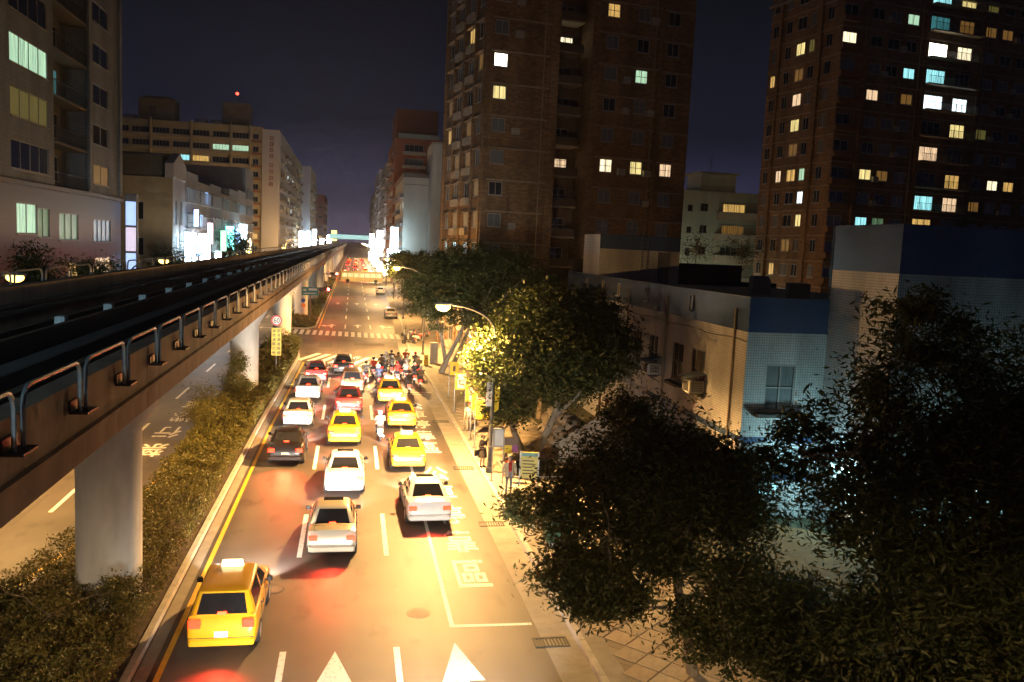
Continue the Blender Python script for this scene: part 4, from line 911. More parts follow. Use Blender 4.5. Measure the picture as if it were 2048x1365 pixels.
# lit footbridge across the far end
fb = empty('footbridge', (0, 640, 0), 'lit footbridge spanning the road at the far end', 'bridge')
MB().box(-17, 13, -1.5, 1.5, 11, 11.6).build('deck', M_CONC, fb)
MB().box(-17, 13, -1.6, -1.5, 11.6, 14.6).build('lit_side', emit('bridge_teal', (.5, .95, .9), .9), fb)
MB().box(-17.5, 13.5, -1.9, 1.9, 14.6, 15).build('roof', M_DSTEEL, fb)
for x in (-16.5, 12.5): MB().tube([(x, 0, 0), (x, 0, 11)], .5, 10).build('column', M_CONC, fb)
# lit signs down the street
far_sign = [(-17.5, 309, 6, 13.2, 2.2, E_W), (-17.5, 350, 7, 13.6, 1.5, E_CW), (-17.5, 404, 6, 15, 1.9, E_CW), (-17.5, 500, 6, 11, 2.2, E_W), (-17.5, 640, 6, 14, 3.6, E_W), (-17.5, 820, 9.5, 19, 4.6, E_Y),
            (9.0, 186, 8.0, 14.1, 1.6, E_CW), (9.2, 210, 4.0, 9.2, 1.3, E_W), (9.3, 294, 6, 14.6, 2.0, E_W), (9.3, 340, 4, 10, 1.8, E_CW), (9.4, 378, 5, 12, 2.6, E_W), (9.4, 430, 8, 14.4, 2.2, E_W), (9.2, 172, 7.6, 9.4, 1.1, E_CW), (8.9, 236, 1.6, 4.2, 2.0, E_WW), (9.0, 262, 1.4, 4.0, 2.2, E_WW), (9.0, 280, 1.5, 4.4, 1.8, E_W), (9.0, 320, 1.5, 4.6, 2.4, E_WW), (9.1, 360, 1.5, 5.0, 2.6, E_WW), (9.1, 400, 2, 6, 3.0, E_W)]
nm = ['first', 'second', 'third', 'fourth', 'fifth', 'sixth', 'seventh', 'eighth', 'ninth', 'tenth', 'eleventh', 'twelfth', 'thirteenth']
for k, (x, yy, z0, z1, w_, e_) in enumerate(far_sign):
    side = 'left' if x < 0 else 'right'; n_ = k if x < 0 else k - 6
    lit_sign(x + (0 if x < 0 else -.3), yy, z0, z1, w_, e_, '%s far lit sign down the %s side of the street' % (nm[n_], side), .5)
# ================================================================== street lamps
def lamp_light(loc, power, col, parent, radius=.14, cone=None):
    l = bpy.data.lights.new('street_light', 'SPOT' if cone else 'POINT')
    if cone: l.spot_size = rad(cone); l.spot_blend = .35
    l.energy = power; l.color = col; l.shadow_soft_size = radius
    o = bpy.data.objects.new('bulb_light', l); COL.objects.link(o); o.parent = parent; o.location = loc; return o
M_POLE = mat('lamp_pole', (.10, .10, .098), .6, .2, 4)
E_SOD = emit('sodium_lens', (1.0, .60, .13), 6); E_SODF = emit('sodium_lens_far', (1.0, .66, .30), 700)
def street_lamp(x, y, hx, hz, label, power, detail=True, col=SODIUM, cone=None, spill=.09):
    """pole at x, curved arm reaching to hx; power None = the lens alone glows"""
    s = empty('street_lamp', (x, y, .13), label, 'street lamp', 'street lamps')
    d = hx - x; zp = hz - 1.35
    mb = MB(); mb.tube([(0, 0, 0), (0, 0, .25), (0, 0, .26), (0, 0, zp)], [.17, .16, .10, .075], 12); mb.build('pole', M_POLE, s)
    arc = [(0, 0, zp)] + [(d * (1 - math.cos(a)) * .96, 0, zp + 1.25 * math.sin(a)) for a in (.25, .5, .75, 1.0, 1.25, 1.5)]
    mb = MB(); mb.tube(arc, [.07, .065, .06, .055, .05, .045, .045], 8); mb.build('arm', M_POLE, s)
    sg_ = 1 if d > 0 else -1; ex, ez = arc[-1][0], arc[-1][2]
    rings = []
    for t, wv, hv in ((0, .06, .05), (.15, .13, .10), (.45, .20, .13), (.75, .18, .10), (.9, .08, .05)):
        rings.append([(ex + sg_ * (t - .1), wv * math.cos(a), ez + .02 + max(-.02, hv * math.sin(a))) for a in [2 * math.pi * k / 10 for k in range(10)]])
    mb = MB(); mb.loft(rings); mb.build('lamp_head', mat('lamp_housing', (.3, .3, .3), .5), s)
    mb = MB(); rings = []
    for t, q in ((0, .9), (.08, 1.0), (.17, .9), (.25, .6), (.29, .15)):
        rings.append([(ex + sg_ * .38 + .36 * q * math.cos(a), .27 * q * math.sin(a), ez - .005 - t) for a in [2 * math.pi * k / 12 for k in range(12)]][::-1])
    mb.loft(rings, 0, True); mb.build('lamp_lens', E_SOD if y < 230 else E_SODF, s)
    if detail:
        MB().cbox(-.09, .09, -.12, .02, .6, 1.3, .02).build('service_door', M_DSTEEL, s)
    if power:
        lamp_light((ex + sg_ * .38, 0, ez - .5), power, col, s, cone=cone or 166)
        if not cone: lamp_light((ex + sg_ * .38, 0, ez - .46), power * spill, col, s, .12)
    return s
PW = 5200  # watts of the sodium lamps
street_lamp(6.75, 39.7, 4.35, 8.15, 'curved arm sodium street lamp glowing beside the bus stop signs', PW * 6.2)
street_lamp(7.0, 83.0, 4.3, 8.6, 'second sodium street lamp, in front of the far tree', PW * 5.6)
street_lamp(7.3, 122, 4.9, 8.6, 'third sodium street lamp down the right kerb', PW * 2.4)
street_lamp(7.9, 165, 5.4, 8.8, 'fourth sodium street lamp down the right kerb', PW * 2.4)
street_lamp(8.2, 210, 5.6, 8.8, 'fifth sodium street lamp down the right kerb', PW * 2.4)
NTH = ('first', 'second', 'third', 'fourth', 'fifth', 'sixth', 'seventh', 'eighth', 'ninth', 'tenth')
for k in range(8):
    street_lamp(8.9, 250 + 42 * k, 6.2, 9, '%s tiny far street lamp down the right kerb' % NTH[k], PW * 2.6, False)
    if k < 7: street_lamp(-15.9, 270 + 46 * k, -13.2, 10.5, '%s tiny far street lamp down the left kerb' % NTH[k], None, False)
street_lamp(6.75, -1.0, 4.2, 9.6, 'sodium street lamp just behind the camera on the right kerb', PW * 1.5, cone=168, col=(1.0, .64, .33))
street_lamp(45.5, 111, 46.8, 7.5, 'pale green yard lamp before the small apartment house', PW * .12, False, col=(.95, 1.0, .70), spill=1.2)
street_lamp(33, 84, 34.6, 7.0, 'sodium lamp in the lane between the two brick towers', PW * .5, False, spill=.8)
lamps_l = [(-15.9, 38, 'left kerb street lamp hidden behind the viaduct', PW * 2.4), (-15.9, 66, 'left kerb street lamp in front of the beige block', PW * .35), (-15.9, 5, 'left kerb street lamp beside the camera', PW * 1.5), (-15.9, 176, 'left kerb street lamp at the end of the shop row', PW), (-15.9, 212, 'first of the paired amber lamps before the white end tower', PW * 1.6), (-15.9, 232, 'second of the paired amber lamps before the white end tower', PW * .7), (-15.9, 118, 'left kerb street lamp before the tan corner house', PW)]
for x, y, lb, pw in lamps_l: street_lamp(x, y, x + 2.2, 8.9 if y < 200 else 10.5, lb, pw, False, cone=168 if y < 20 else (140 if y < 200 else None), spill=1.0, col=SODIUM if y > 20 else (1, .78, .52))

st_ = empty('platform_lamp', (-6.6, -14, 8.0), 'cool tube lamp on a post at the station end of the viaduct, behind the camera', 'lamp')
MB().tube([(0, 0, 0), (0, 0, 4.2)], .06, 8).build('post', M_POLE, st_); MB().cbox(-1.2, 1.2, -.12, .12, 4.2, 4.3, .02).build('housing', M_FRAME, st_); MB().tube([(-1.1, 0, 4.15), (1.1, 0, 4.15)], .035, 8).build('tube', emit('tube_cool', (.6, .9, 1.0), 30), st_)
pl_ = bpy.data.lights.new('platform_light', 'SPOT'); pl_.energy = 16000; pl_.spot_size = rad(34); pl_.spot_blend = 1; pl_.color = (.55, .85, 1.0); pl_.shadow_soft_size = .4
po_ = bpy.data.objects.new('platform_light', pl_); COL.objects.link(po_); po_.parent = st_; po_.location = (0, .3, 3.9); po_.rotation_euler = (rad(86), 0, 0)
# ================================================================== cars
M_TYRE = mat('tyre_rubber', (.02, .02, .02), .85, .2, 8); M_RIM = mat('wheel_rim', (.5, .5, .5), .35, .1, 6, metal=.8)
M_CGLASS = mat('car_glass', (.015, .015, .017), .06, .2, 2, spec=.6); M_BLACKP = mat('black_plastic', (.025, .025, .027), .5, .2, 6)
M_PLATE = mat('number_plate', (.75, .75, .72), .5, .05, 9); M_CHROME = mat('chrome', (.6, .6, .6), .15, .05, 5, metal=1.0)
E_BRAKE = emit('brake_lamp_lit', (1.0, .009, .002), 22, (.4, .02, .02)); E_BRAKE3 = emit('brake_lamp_high_lit', (1.0, .022, .006), 26, (.4, .02, .02)); M_TAIL = mat('tail_lamp_red', (.35, .02, .02), .2, .1, 8, coat=.6)
E_HEAD = emit('headlamp_lit', (1.0, .96, .86), 60); E_TAXI = emit('taxi_roof_sign', (1.0, .82, .4), 4); M_HEADOFF = mat('headlamp_glass', (.6, .6, .6), .12, .05, 6)
M_SEAT = mat('car_seat', (.12, .11, .10), .9, .1, 6)
PAINT = {}
def paint_mat(name, col, metal=.0, rough=.35): return mat('car_paint_' + name, col, rough, .05, 1.5, metal=metal, spec=.5, coat=.7)
def rrect(x0, x1, y0, y1, r, z, n=4):
    out = []
    for cx, cy_, a0 in ((x1 - r, y0 + r, -90), (x1 - r, y1 - r, 0), (x0 + r, y1 - r, 90), (x0 + r, y0 + r, 180)):
        for i in range(n + 1): a = rad(a0 + 90 * i / n); out.append((cx + r * math.cos(a), cy_ + r * math.sin(a), z))
    return out
CAR = {}
def car_meshes(style):
    if style in CAR: return CAR[style]
    d = {}
    wagon = style == 'wagon'
    if not wagon:
        st = [(0.0, .66, .40, .60, .62), (.03, .77, .33, .72, .74), (.08, .82, .28, .86, .885), (.16, .845, .25, .985, 1.005), (.30, .855, .22, 1.0, 1.035), (.60, .862, .20, .985, 1.03), (.95, .866, .2, .96, 1.02), (2.1, .87, .2, .94, .98), (3.2, .865, .2, .93, .97), (3.75, .855, .2, .86, .91), (4.2, .82, .22, .77, .81), (4.42, .74, .26, .68, .71), (4.52, .58, .34, .56, .58)]
        cab = ((.72, 3.42, .80), (1.38, 2.58, .59), 1.40, .93); L = 4.52
    else:
        st = [(0.0, .70, .40, .64, .66), (.03, .80, .33, .80, .82), (.08, .83, .28, .95, .98), (.16, .85, .25, 1.05, 1.07), (.5, .86, .2, 1.02, 1.06), (2.1, .87, .2, 1.0, 1.02), (3.0, .865, .2, .98, 1.0), (3.5, .855, .2, .92, .97), (3.95, .82, .22, .84, .88), (4.15, .74, .26, .72, .75), (4.25, .58, .34, .58, .60)]
        cab = ((.10, 3.35, .80), (.42, 2.35, .63), 1.56, .99); L = 4.25
    rings = []
    for y, w, zb, zs, zt in st:
        half = [(0.0, zb), (w * .82, zb), (w * .95, zb + .08), (w, zb + .38 * (zs - zb)), (w * .99, zs - .16 * (zs - zb)), (w * .95, zs - .02), (w * .86, zs + (zt - zs) * .45), (w * .55, zt), (0.0, zt + .008)]
        rings.append([(x, y, z) for x, z in half] + [(-x, y, z) for x, z in half[-2:0:-1]])
    mb = MB(); mb.loft([r_[::-1] for r_ in rings]); d['body'] = mb
    (b0, b1_, bw), (t0, t1, tw), zr, zb = cab
    rs = [rrect(-bw, bw, b0, b1_, .22, zb), rrect(-(bw * .55 + tw * .45), bw * .55 + tw * .45, b0 + (t0 - b0) * .52, b1_ + (t1 - b1_) * .52, .2, zb + (zr - zb) * .52), rrect(-tw, tw, t0, t1, .16, zr), rrect(-tw + .07, tw - .07, t0 + .10, t1 - .08, .14, zr + .035), rrect(-tw * .5, tw * .5, t0 + .4, t1 - .3, .1, zr + .055)]
    mb = MB(); mb.loft(rs); d['cabin'] = mb
    def patch(p00, p10, p11, p01, off):
        a, b, c, e = map(Vector, (p00, p10, p11, p01)); n = (b - a).cross(e - a).normalized() * off
        mb = MB(); mb.add([a + n, b + n, c + n, e + n], [(0, 1, 2, 3)]); return mb
    def at(t, u):  # point on rear slope; t 0..1 up, u -1..1
        w = bw + (tw - bw) * t; return (u * w, b0 + (t0 - b0) * t, zb + (zr - zb) * t)
    lo, hi = (.16, .93)
    d['rear_window'] = patch(at(lo, -.80), at(lo, .80), at(hi, .80), at(hi, -.80), .012)
    def af(t, u): w = bw + (tw - bw) * t; return (u * w, b1_ + (t1 - b1_) * t, zb + (zr - zb) * t)
    d['windscreen'] = patch(af(.08, .82), af(.08, -.82), af(.94, -.8), af(.94, .8), .012)
    for s in (1, -1):
        def sd(t, y): w = bw + (tw - bw) * t; return (s * w, y, zb + (zr - zb) * t)
        ym = (b0 + b1_) / 2 + .05
        q = [((sd(.14, b0 + .42), sd(.14, ym - .06), sd(.9, ym - .06), sd(.9, t0 + .12))), ((sd(.14, ym + .06), sd(.14, b1_ - .55), sd(.9, t1 - .12), sd(.9, ym + .06)))]
        for i, qq in enumerate(q): d['side_window%d%d' % (s, i)] = patch(*(qq if s > 0 else (qq[1], qq[0], qq[3], qq[2])), .012)
    yb = st[2][0]; 
    def box_(x0, x1, y0, y1, z0, z1, c=.015): mb = MB(); mb.cbox(x0, x1, y0, y1, z0, z1, c); return mb
    zt_ = .70 if not wagon else .78
    for s in (1, -1):
        xa, xb = sorted((s * .50, s * .80)); d['tail_light%d' % s] = box_(xa, xb, .0, .12, zt_, zt_ + (.16 if not wagon else .22), .03)
        xa, xb = sorted((s * .42, s * .72)); d['headlight%d' % s] = box_(xa, xb, L - .16, L - .055, .58, .70, .03)
        m_ = MB(); xa, xb = sorted((s * .86, s * 1.02)); m_.cbox(xa, xb, b1_ - .85, b1_ - .72, .97, 1.11, .03); xa, xb = sorted((s * .78, s * .88)); m_.box(xa, xb, b1_ - .8, b1_ - .76, .96, 1.0); d['side_mirror%d' % s] = m_
    d['number_plate'] = box_(-.17, .17, -.012 if not wagon else -.004, .04, .54 if wagon else .60, .70 if wagon else .68, .004)
    zz = zb + (zr - zb) * lo
    d['high_brake_light'] = box_(-.11, .11, at(.2, 0)[1] - .06, at(.2, 0)[1] + .02, at(.2, 0)[2] - .02, at(.2, 0)[2] + .035, .008)
    d['bumper'] = box_(-.80, .80, -.035, .14, .34, .52, .045)
    d['sunroof'] = box_(-.36, .36, (t0 + t1) / 2 + .1, t1 - .12, zr + .02, zr + .062, .01)
    g_ = MB()
    if not wagon: g_.box(-.62, .62, .175, .185, .9, 1.008); g_.box(-.62, .62, .60, .612, 1.0, 1.036); [g_.box(s * .62 - .006, s * .62 + .006, .18, .61, .98, 1.034) for s in (-1, 1)]
    g_.box(-.79, .79, -.008, .1, .525, .54)
    for s in (-1, 1):
        for yy in (1.25, 2.2, 3.15): g_.box(*sorted((s * .84, s * .8745)), yy - .007, yy + .007, .34, .92)
        for yy in (1.45, 2.42): g_.cbox(*sorted((s * .86, s * .89)), yy, yy + .2, .80, .83, .006)
    d['panel_gap'] = g_
    w_ = MB(); w_.tube([(-.10, 0, 0), (-.085, 0, 0), (.085, 0, 0), (.10, 0, 0)], [.27, .305, .305, .27], 18); d['wheel'] = w_
    w_ = MB(); w_.tube([(-.106, 0, 0), (.106, 0, 0)], .19, 12); d['rim'] = w_
    s_ = MB(); [s_.cbox(x - .22, x + .22, 1.35, 1.5, .9, 1.32, .06) for x in (-.36, .36)]; d['seat_back'] = s_
    d['L'] = L
    CAR[style] = d; return d
CARM = {}
def car_mesh(style, part, m):
    k = (style, part, m.name)
    if k not in CARM: CARM[k] = car_meshes(style)[part].mesh(part.rstrip('01-'), m)
    return CARM[k]
def head_light(parent, x, y, z, power, size=70, tilt=4.0):
    l = bpy.data.lights.new('headlamp_beam', 'SPOT'); l.energy = power; l.color = (1.0, .94, .82); l.spot_size = rad(size); l.spot_blend = .6; l.shadow_soft_size = .06
    o = bpy.data.objects.new('headlamp_beam', l); COL.objects.link(o); o.parent = parent; o.location = (x, y, z); o.rotation_euler = (rad(90 - tilt), 0, 0); return o
rgc = random.Random(21)
def car(x, y, label, pm, style='sedan', taxi=False, brake=True, power=260, rz=0.0, parts='full', sunroof=False, tails=False, glow=700):
    c = empty('taxi' if taxi else 'car', (x, y, .0), label, 'taxi' if taxi else 'car', 'vehicles waiting on the road', rz, scale=(rgc.uniform(.97, 1.03), rgc.uniform(.95, 1.06), rgc.uniform(.97, 1.07)))
    K = lambda nm_, m, par=c, loc=(0, 0, 0): link(nm_, car_mesh(style, nm_ if nm_ in car_meshes(style) else nm_, m), par, loc)
    def A(part, m, loc=(0, 0, 0)):
        return link(part.rstrip('01-'), car_mesh(style, part, m), c, loc)
    A('body', pm); A('cabin', pm); A('rear_window', M_CGLASS); A('windscreen', M_CGLASS)
    L = car_meshes(style)['L']
    for s in ('1', '-1'):
        A('tail_light' + s, E_BRAKE if brake else M_TAIL); A('headlight' + s, E_HEAD if power else M_HEADOFF)
        if parts == 'full':
            A('side_mirror' + s, M_BLACKP)
            for i in '01': A('side_window' + s + i, M_CGLASS)
    A('number_plate', M_PLATE); A('high_brake_light', E_BRAKE3 if brake else M_TAIL)
    if parts == 'full':
        A('bumper', pm); tag(A('panel_gap', M_BLACKP), kind='stuff')
        if sunroof: A('sunroof', M_CGLASS)
    for xx in (-.78, .78):
        for yy in (.88, L - .9):
            w_ = link('wheel', car_mesh(style, 'wheel', M_TYRE), c, (xx, yy, .305)); link('rim', car_mesh(style, 'rim', M_RIM), w_)
    if taxi:
        zr = 1.455 if style == 'sedan' else 1.62
        if 'taxi_sign' + style not in CARM:
            mb = MB(); mb.loft([rrect(-.30, .30, 1.95, 2.13, .05, zr - .01), rrect(-.27, .27, 1.97, 2.11, .05, zr + .14)]); CARM['taxi_sign' + style] = mb.mesh('roof_sign', E_TAXI)
        link('roof_sign', CARM['taxi_sign' + style], c)
    if brake:
        tl = lamp_light((0, -.35, .8), glow, (1.0, .05, .02), c, .12, 104); tl.rotation_euler = (rad(-62), 0, 0); tl.data.spot_blend = 1.0
    if power:
        for s in (-.57, .57): head_light(c, s, L + .02, .64, power)
    return c
P_SIL = paint_mat('champagne', (.52, .47, .38), .3, .32); P_WHT = paint_mat('white', (.74, .73, .70)); P_SILV = paint_mat('silver', (.55, .55, .55), .4, .3)
P_BLK = paint_mat('black', (.007, .005, .006)); P_TAX = paint_mat('taxi_yellow', (.78, .42, .015)); P_RED = paint_mat('dark_red', (.22, .02, .02)); P_BRN = paint_mat('bronze', (.30, .16, .09), .3); P_GRY = paint_mat('grey', (.25, .25, .26), .3)
car(-.46, 28.8, 'champagne sedan with closed sunroof, nearest still car in the middle lane', P_SIL, sunroof=True, power=1530)
car(-.1, 36.2, 'white sedan with sunroof directly ahead of the champagne sedan', P_WHT, sunroof=True, power=1530)
car(3.2, 32.0, 'white sedan straddling the bus box line on the right', P_WHT, sunroof=True, power=1530, rz=rad(1.5))
car(2.9, 40.2, 'yellow taxi right behind the other right lane taxis, ahead of the white sedan', P_TAX, taxi=True, power=1530)
car(-2.95, 41.2, 'black saloon with glowing red tail lights beside the median', P_BLK, power=1938, tails=True, glow=1500)
car(-2.9, 49.7, 'white sedan in the left lane ahead of the black saloon', P_WHT, power=1938)
car(-.2, 45.2, 'yellow taxi in the middle lane', P_TAX, taxi=True, power=1530)
car(3.1, 49.5, 'yellow taxi second in the right lane queue', P_TAX, taxi=True, power=1530)
car(2.75, 57.2, 'yellow taxi at the head of the right lane behind the scooters', P_TAX, taxi=True, power=1632)
car(0.0, 53.8, 'dark red car in the middle lane', P_RED, power=1530, tails=True)
car(.2, 61.2, 'bronze estate car in the middle lane', P_BRN, 'wagon', power=1530)
car(-2.75, 58.2, 'silver car third in the left lane', P_SILV, power=1530)
car(-2.5, 65.3, 'dark car at the front of the left lane', P_RED, power=918, tails=True)
car(-.5, 69.9, 'black car at the front of the middle lane, past the stop line', P_BLK, power=918, tails=True)
car(-3.12, 22.1, 'yellow taxi driving away at the bottom left of the road', P_TAX, 'wagon', taxi=True, power=1938, tails=True)
# vehicles just behind the view whose headlamps light the queue
car(-.3, 11.0, 'grey car following behind, just below the view', P_GRY, power=2800, brake=False)
car(3.0, 12.5, 'silver car following in the right lane, just below the view', P_SILV, power=2800, brake=False)
# parked and far vehicles
car(5.6, 122, 'dark car parked at the right kerb beyond the crossing', P_GRY, power=None, brake=False); car(5.9, 179, 'white car parked at the right kerb far beyond the crossing', P_WHT, power=None, brake=False)
far_cars = [(-2.2, 246), (.8, 248), (4.0, 245), (-2.2, 256), (.9, 258), (4.1, 256), (-2.1, 268), (1.0, 270), (4.3, 269), (-2, 284), (1.1, 288), (4.4, 290), (-2, 310), (1.2, 320), (4.6, 330), (-1.9, 350), (1.4, 370), (4.8, 360), (-1.8, 395), (1.6, 410), (4.9, 400), (-1.6, 440), (1.8, 460), (5, 450)]
of = NTH
for k, (x, y) in enumerate(far_cars):
    lane = ('left', 'middle', 'right')[k % 3]
    car(x, y, 'far car with red tail lights, %s of the far queue in the %s lane' % (of[k // 3], lane), (P_GRY, P_TAX, P_WHT, P_BLK, P_SILV)[k % 5], ('sedan', 'wagon')[k % 2], taxi=(k % 5 == 1), power=None, parts='few', tails=True, glow=2600)
onc = [(-10, 190), (-12.8, 215), (-10, 262), (-12.6, 300), (-10, 340), (-12.7, 380), (-10, 430)]
for k, (x, y) in enumerate(onc): car(x, y, 'oncoming car with white headlights, %s in the left carriageway' % of[k], P_GRY, power=900 if k < 2 else 2, rz=math.pi, parts='few', brake=False)
# crossing bus far down the street
bus = empty('bus', (2.5, 226, 0), 'pale yellow bus crossing the road at the far junction', 'bus')
M_BUS = mat('bus_yellow', (.62, .5, .2), .4, .1, 1)
MB().cbox(-5.4, 5.4, -1.2, 1.2, .35, 3.0, .12).build('body', M_BUS, bus)
for k in range(7): MB().box(-5.0 + 1.45 * k, -3.75 + 1.45 * k, -1.215, -1.201, 1.45, 2.45).build('side_window', LIT['warm'], bus)
for x in (-3.6, 3.6):
    mb = MB(); mb.tube([(x, -1.22, .48), (x, 1.22, .48)], .48, 14); mb.build('wheel', M_TYRE, bus)

# ================================================================== people
SKIN = mat('skin', (.50, .30, .20), .6, .08, 5); HAIR = mat('hair_black', (.02, .016, .014), .5, .2, 20)
def cloth(name, col, rough=.85): return mat('cloth_' + name, col, rough, .16, 6)
def capsule_person(name, caps, mats, voxel=.016, smooth=4):
    """caps: (p0, r0, p1, r1, mat index). One continuous body: tapered limbs fused by a voxel remesh."""
    mb = MB()
    for p0, r0, p1, r1, mi in caps:
        a, b = Vector(p0), Vector(p1); d = b - a; L = d.length; d = d / max(L, 1e-6)
        ring = []; pts = []; rs = []
        for k in range(4): t = -math.cos(math.pi / 2 * k / 4 + 0) ; ang = math.pi / 2 * (1 - k / 4); pts.append(a - d * r0 * math.sin(ang)); rs.append(max(r0 * math.cos(ang), .0015))
        pts.append(a); rs.append(r0); pts.append(b); rs.append(r1)
        for k in range(1, 5): ang = math.pi / 2 * k / 4; pts.append(b + d * r1 * math.sin(ang)); rs.append(max(r1 * math.cos(ang), .0015))
        mb.tube(pts, rs, 12)
    me = mb.mesh(name, mats[0]); o = bpy.data.objects.new(name, me); COL.objects.link(o)
    rm = o.modifiers.new('r', 'REMESH'); rm.mode = 'VOXEL'; rm.voxel_size = voxel
    sm = o.modifiers.new('s', 'SMOOTH'); sm.factor = .5; sm.iterations = smooth
    out = bpy.data.meshes.new_from_object(o.evaluated_get(bpy.context.evaluated_depsgraph_get())); bpy.data.objects.remove(o)
    out.materials.clear(); [out.materials.append(m) for m in mats]
    n = len(out.polygons); C = np.empty(n * 3); out.polygons.foreach_get('center', C); C = C.reshape(-1, 3)
    best = np.full(n, 1e9); idx = np.zeros(n, int)
    for p0, r0, p1, r1, mi in caps:
        a, b = np.array(p0, float), np.array(p1, float); ab = b - a; t = np.clip(((C - a) @ ab) / max(ab @ ab, 1e-9), 0, 1)
        dist = np.linalg.norm(C - (a + t[:, None] * ab), axis=1) - (r0 + (r1 - r0) * t)
        mk = dist < best; best[mk] = dist[mk]; idx[mk] = mi
    out.polygons.foreach_set('material_index', idx.astype(np.int32)); out.polygons.foreach_set('use_smooth', np.ones(n, bool)); out.name = name
    return out
def hand(w, d, side, mi, curl=.5):
    """palm, four fingers of unequal length with a knuckle bend, thumb from the palm's side; w wrist, d pointing down the hand"""
    w = Vector(w); d = Vector(d).normalized(); s = Vector((side, 0, 0)); s = (s - d * s.dot(d)).normalized(); f = d.cross(s) * (1 if side > 0 else -1)
    f = f if f.y > 0 else -f
    caps = [(w, .026, w + d * .03, .03, mi), (w + d * .03 + f * .018, .019, w + d * .085 + f * .028, .017, mi), (w + d * .03 - f * .018, .019, w + d * .085 - f * .028, .017, mi)]
    for k, L in enumerate((.066, .076, .072, .056)):
        o = (k - 1.5) * .021; a = w + d * .088 - f * o; b = a + d * L * .55 - s * .008; c = b + (d * .75 - s * curl).normalized() * L * .5
        caps += [(a, .0095, b, .0088, mi), (b, .0088, c, .0075, mi)]
    a = w + d * .035 + f * .03; b = a + (d * .6 + f * .8).normalized() * .04; caps += [(a, .012, b, .0105, mi), (b, .0105, b + (d * .9 + f * .2).normalized() * .032, .009, mi)]
    return [(tuple(p), r, tuple(q), s_, m) for p, r, q, s_, m in caps]
def head(c, mi, hair, face=(0, -1, 0), eye=None, long_hair=False):
    c = Vector(c); f = Vector(face).normalized(); s = Vector((0, 0, 1)).cross(f).normalized(); z = Vector((0, 0, 1))
    caps = [(c + z * .02, .088, c + z * .035 - f * .015, .09, mi), (c - z * .04 + f * .02, .068, c - z * .085 + f * .032, .045, mi), (c + f * .088 - z * .012, .012, c + f * .104 - z * .03, .014, mi),
            (c + f * .078 - z * .065, .012, c + f * .078 - z * .066, .012, mi)]
    for q in (-1, 1): caps += [(c + s * q * .088 - z * .01, .018, c + s * q * .09 + z * .012, .02, mi)]
    if eye is not None:
        for q in (-1, 1): caps += [(c + f * .083 + s * q * .032 + z * .008, .011, c + f * .083 + s * q * .034 + z * .008, .011, eye)]
    if hair is not None:
        caps += [(c + z * .045 - f * .02, .094, c + z * .06 + f * .005, .088, hair), (c - f * .035 + z * .02, .088, c - f * .05 - z * .045, .07, hair)]
        if long_hair: caps += [(c - f * .05, .085, c - f * .06 - z * .18, .075, hair)] + [(c + s * q * .065 - f * .02, .045, c + s * q * .075 - f * .02 - z * .17, .035, hair) for q in (-1, 1)]
    return [(tuple(p), r, tuple(q_), r1, m) for p, r, q_, r1, m in caps]
def standing(h=1.7, top=1, leg=2, arm=None, arms='down', shoe=4, face=(0, -1, 0), hair=3, sleeve=True, long_hair=False):
    k = h / 1.72; C = []
    T = lambda *p: tuple(v * k for v in p)
    for s in (-1, 1):
        C += [(T(s * .09, 0, .90), .088 * k, T(s * .10, -.01, .50), .06 * k, leg), (T(s * .10, -.01, .50), .058 * k, T(s * .105, .02, .09), .042 * k, leg),
              (T(s * .105, .03, .05), .045 * k, T(s * .115, -.10, .035), .035 * k, shoe)]
        am = top if sleeve else 0
        if arms == 'down':
            e, w = T(s * .27, .02, 1.13), T(s * .285, -.06, .88)
        elif arms == 'front':
            e, w = T(s * .25, .0, 1.12), T(s * .12, -.20, 1.14)
        C += [(T(s * .19, .0, 1.41), .062 * k, e, .048 * k, am), (e, .046 * k, w, .033 * k, am)]
        C += hand(w, Vector(w) - Vector(e), s, 0)
    C += [(T(-.07, 0, .95), .115 * k, T(.07, 0, .95), .115 * k, leg), (T(-.055, 0, 1.08), .112 * k, T(.055, 0, 1.08), .112 * k, top), (T(-.09, 0, 1.30), .118 * k, T(.09, 0, 1.30), .118 * k, top), (T(-.14, 0, 1.43), .065 * k, T(.14, 0, 1.43), .065 * k, top), (T(0, .01, 1.42), .055 * k, T(0, -.005, 1.56), .05 * k, 0)]
    C += head(T(0, -.01, 1.61), 0, hair, face, 4, long_hair)
    return C
def person(x, y, label, caps, mats, rz=0.0, z=.14, voxel=.0125):
    p = empty('person', (x, y, z), label, 'person', 'people at the bus stop', rz)
    link('body', capsule_person('body', caps, mats, voxel), p); return p
BLKC = cloth('black', (.02, .02, .022)); 
p1 = person(6.95, 48.6, 'person in a pale shirt, grey trousers and cap walking away by the yellow signs', standing(1.68, top=1, leg=2, face=(0, 1, 0)), [SKIN, cloth('pale_shirt', (.70, .64, .46)), cloth('grey_trousers', (.22, .20, .18)), cloth('red_cap', (.35, .07, .05)), BLKC], math.pi * .95)
p2 = person(6.55, 40.6, 'person in a dark coat, skirt and boots with hands raised, beside the lamp post', standing(1.62, top=1, leg=0, arms='front', face=(.5, -.9, 0), long_hair=True), [SKIN, cloth('dark_coat', (.045, .035, .03)), cloth('grey_skirt', (.05, .05, .05)), HAIR, BLKC], rad(35))
sk = MB(); rg_ = []
for z, w_, d_ in ((.95, .17, .145), (.80, .21, .18), (.62, .235, .20), (.52, .25, .21)): rg_.append([(w_ * math.cos(2 * math.pi * q / 20) * (1 + .03 * (q % 2)), d_ * math.sin(2 * math.pi * q / 20) * (1 + .03 * (q % 2)), z) for q in range(20)])
sk.loft(rg_[::-1]); sk.build('skirt', MATS['cloth_dark_coat'], p2)
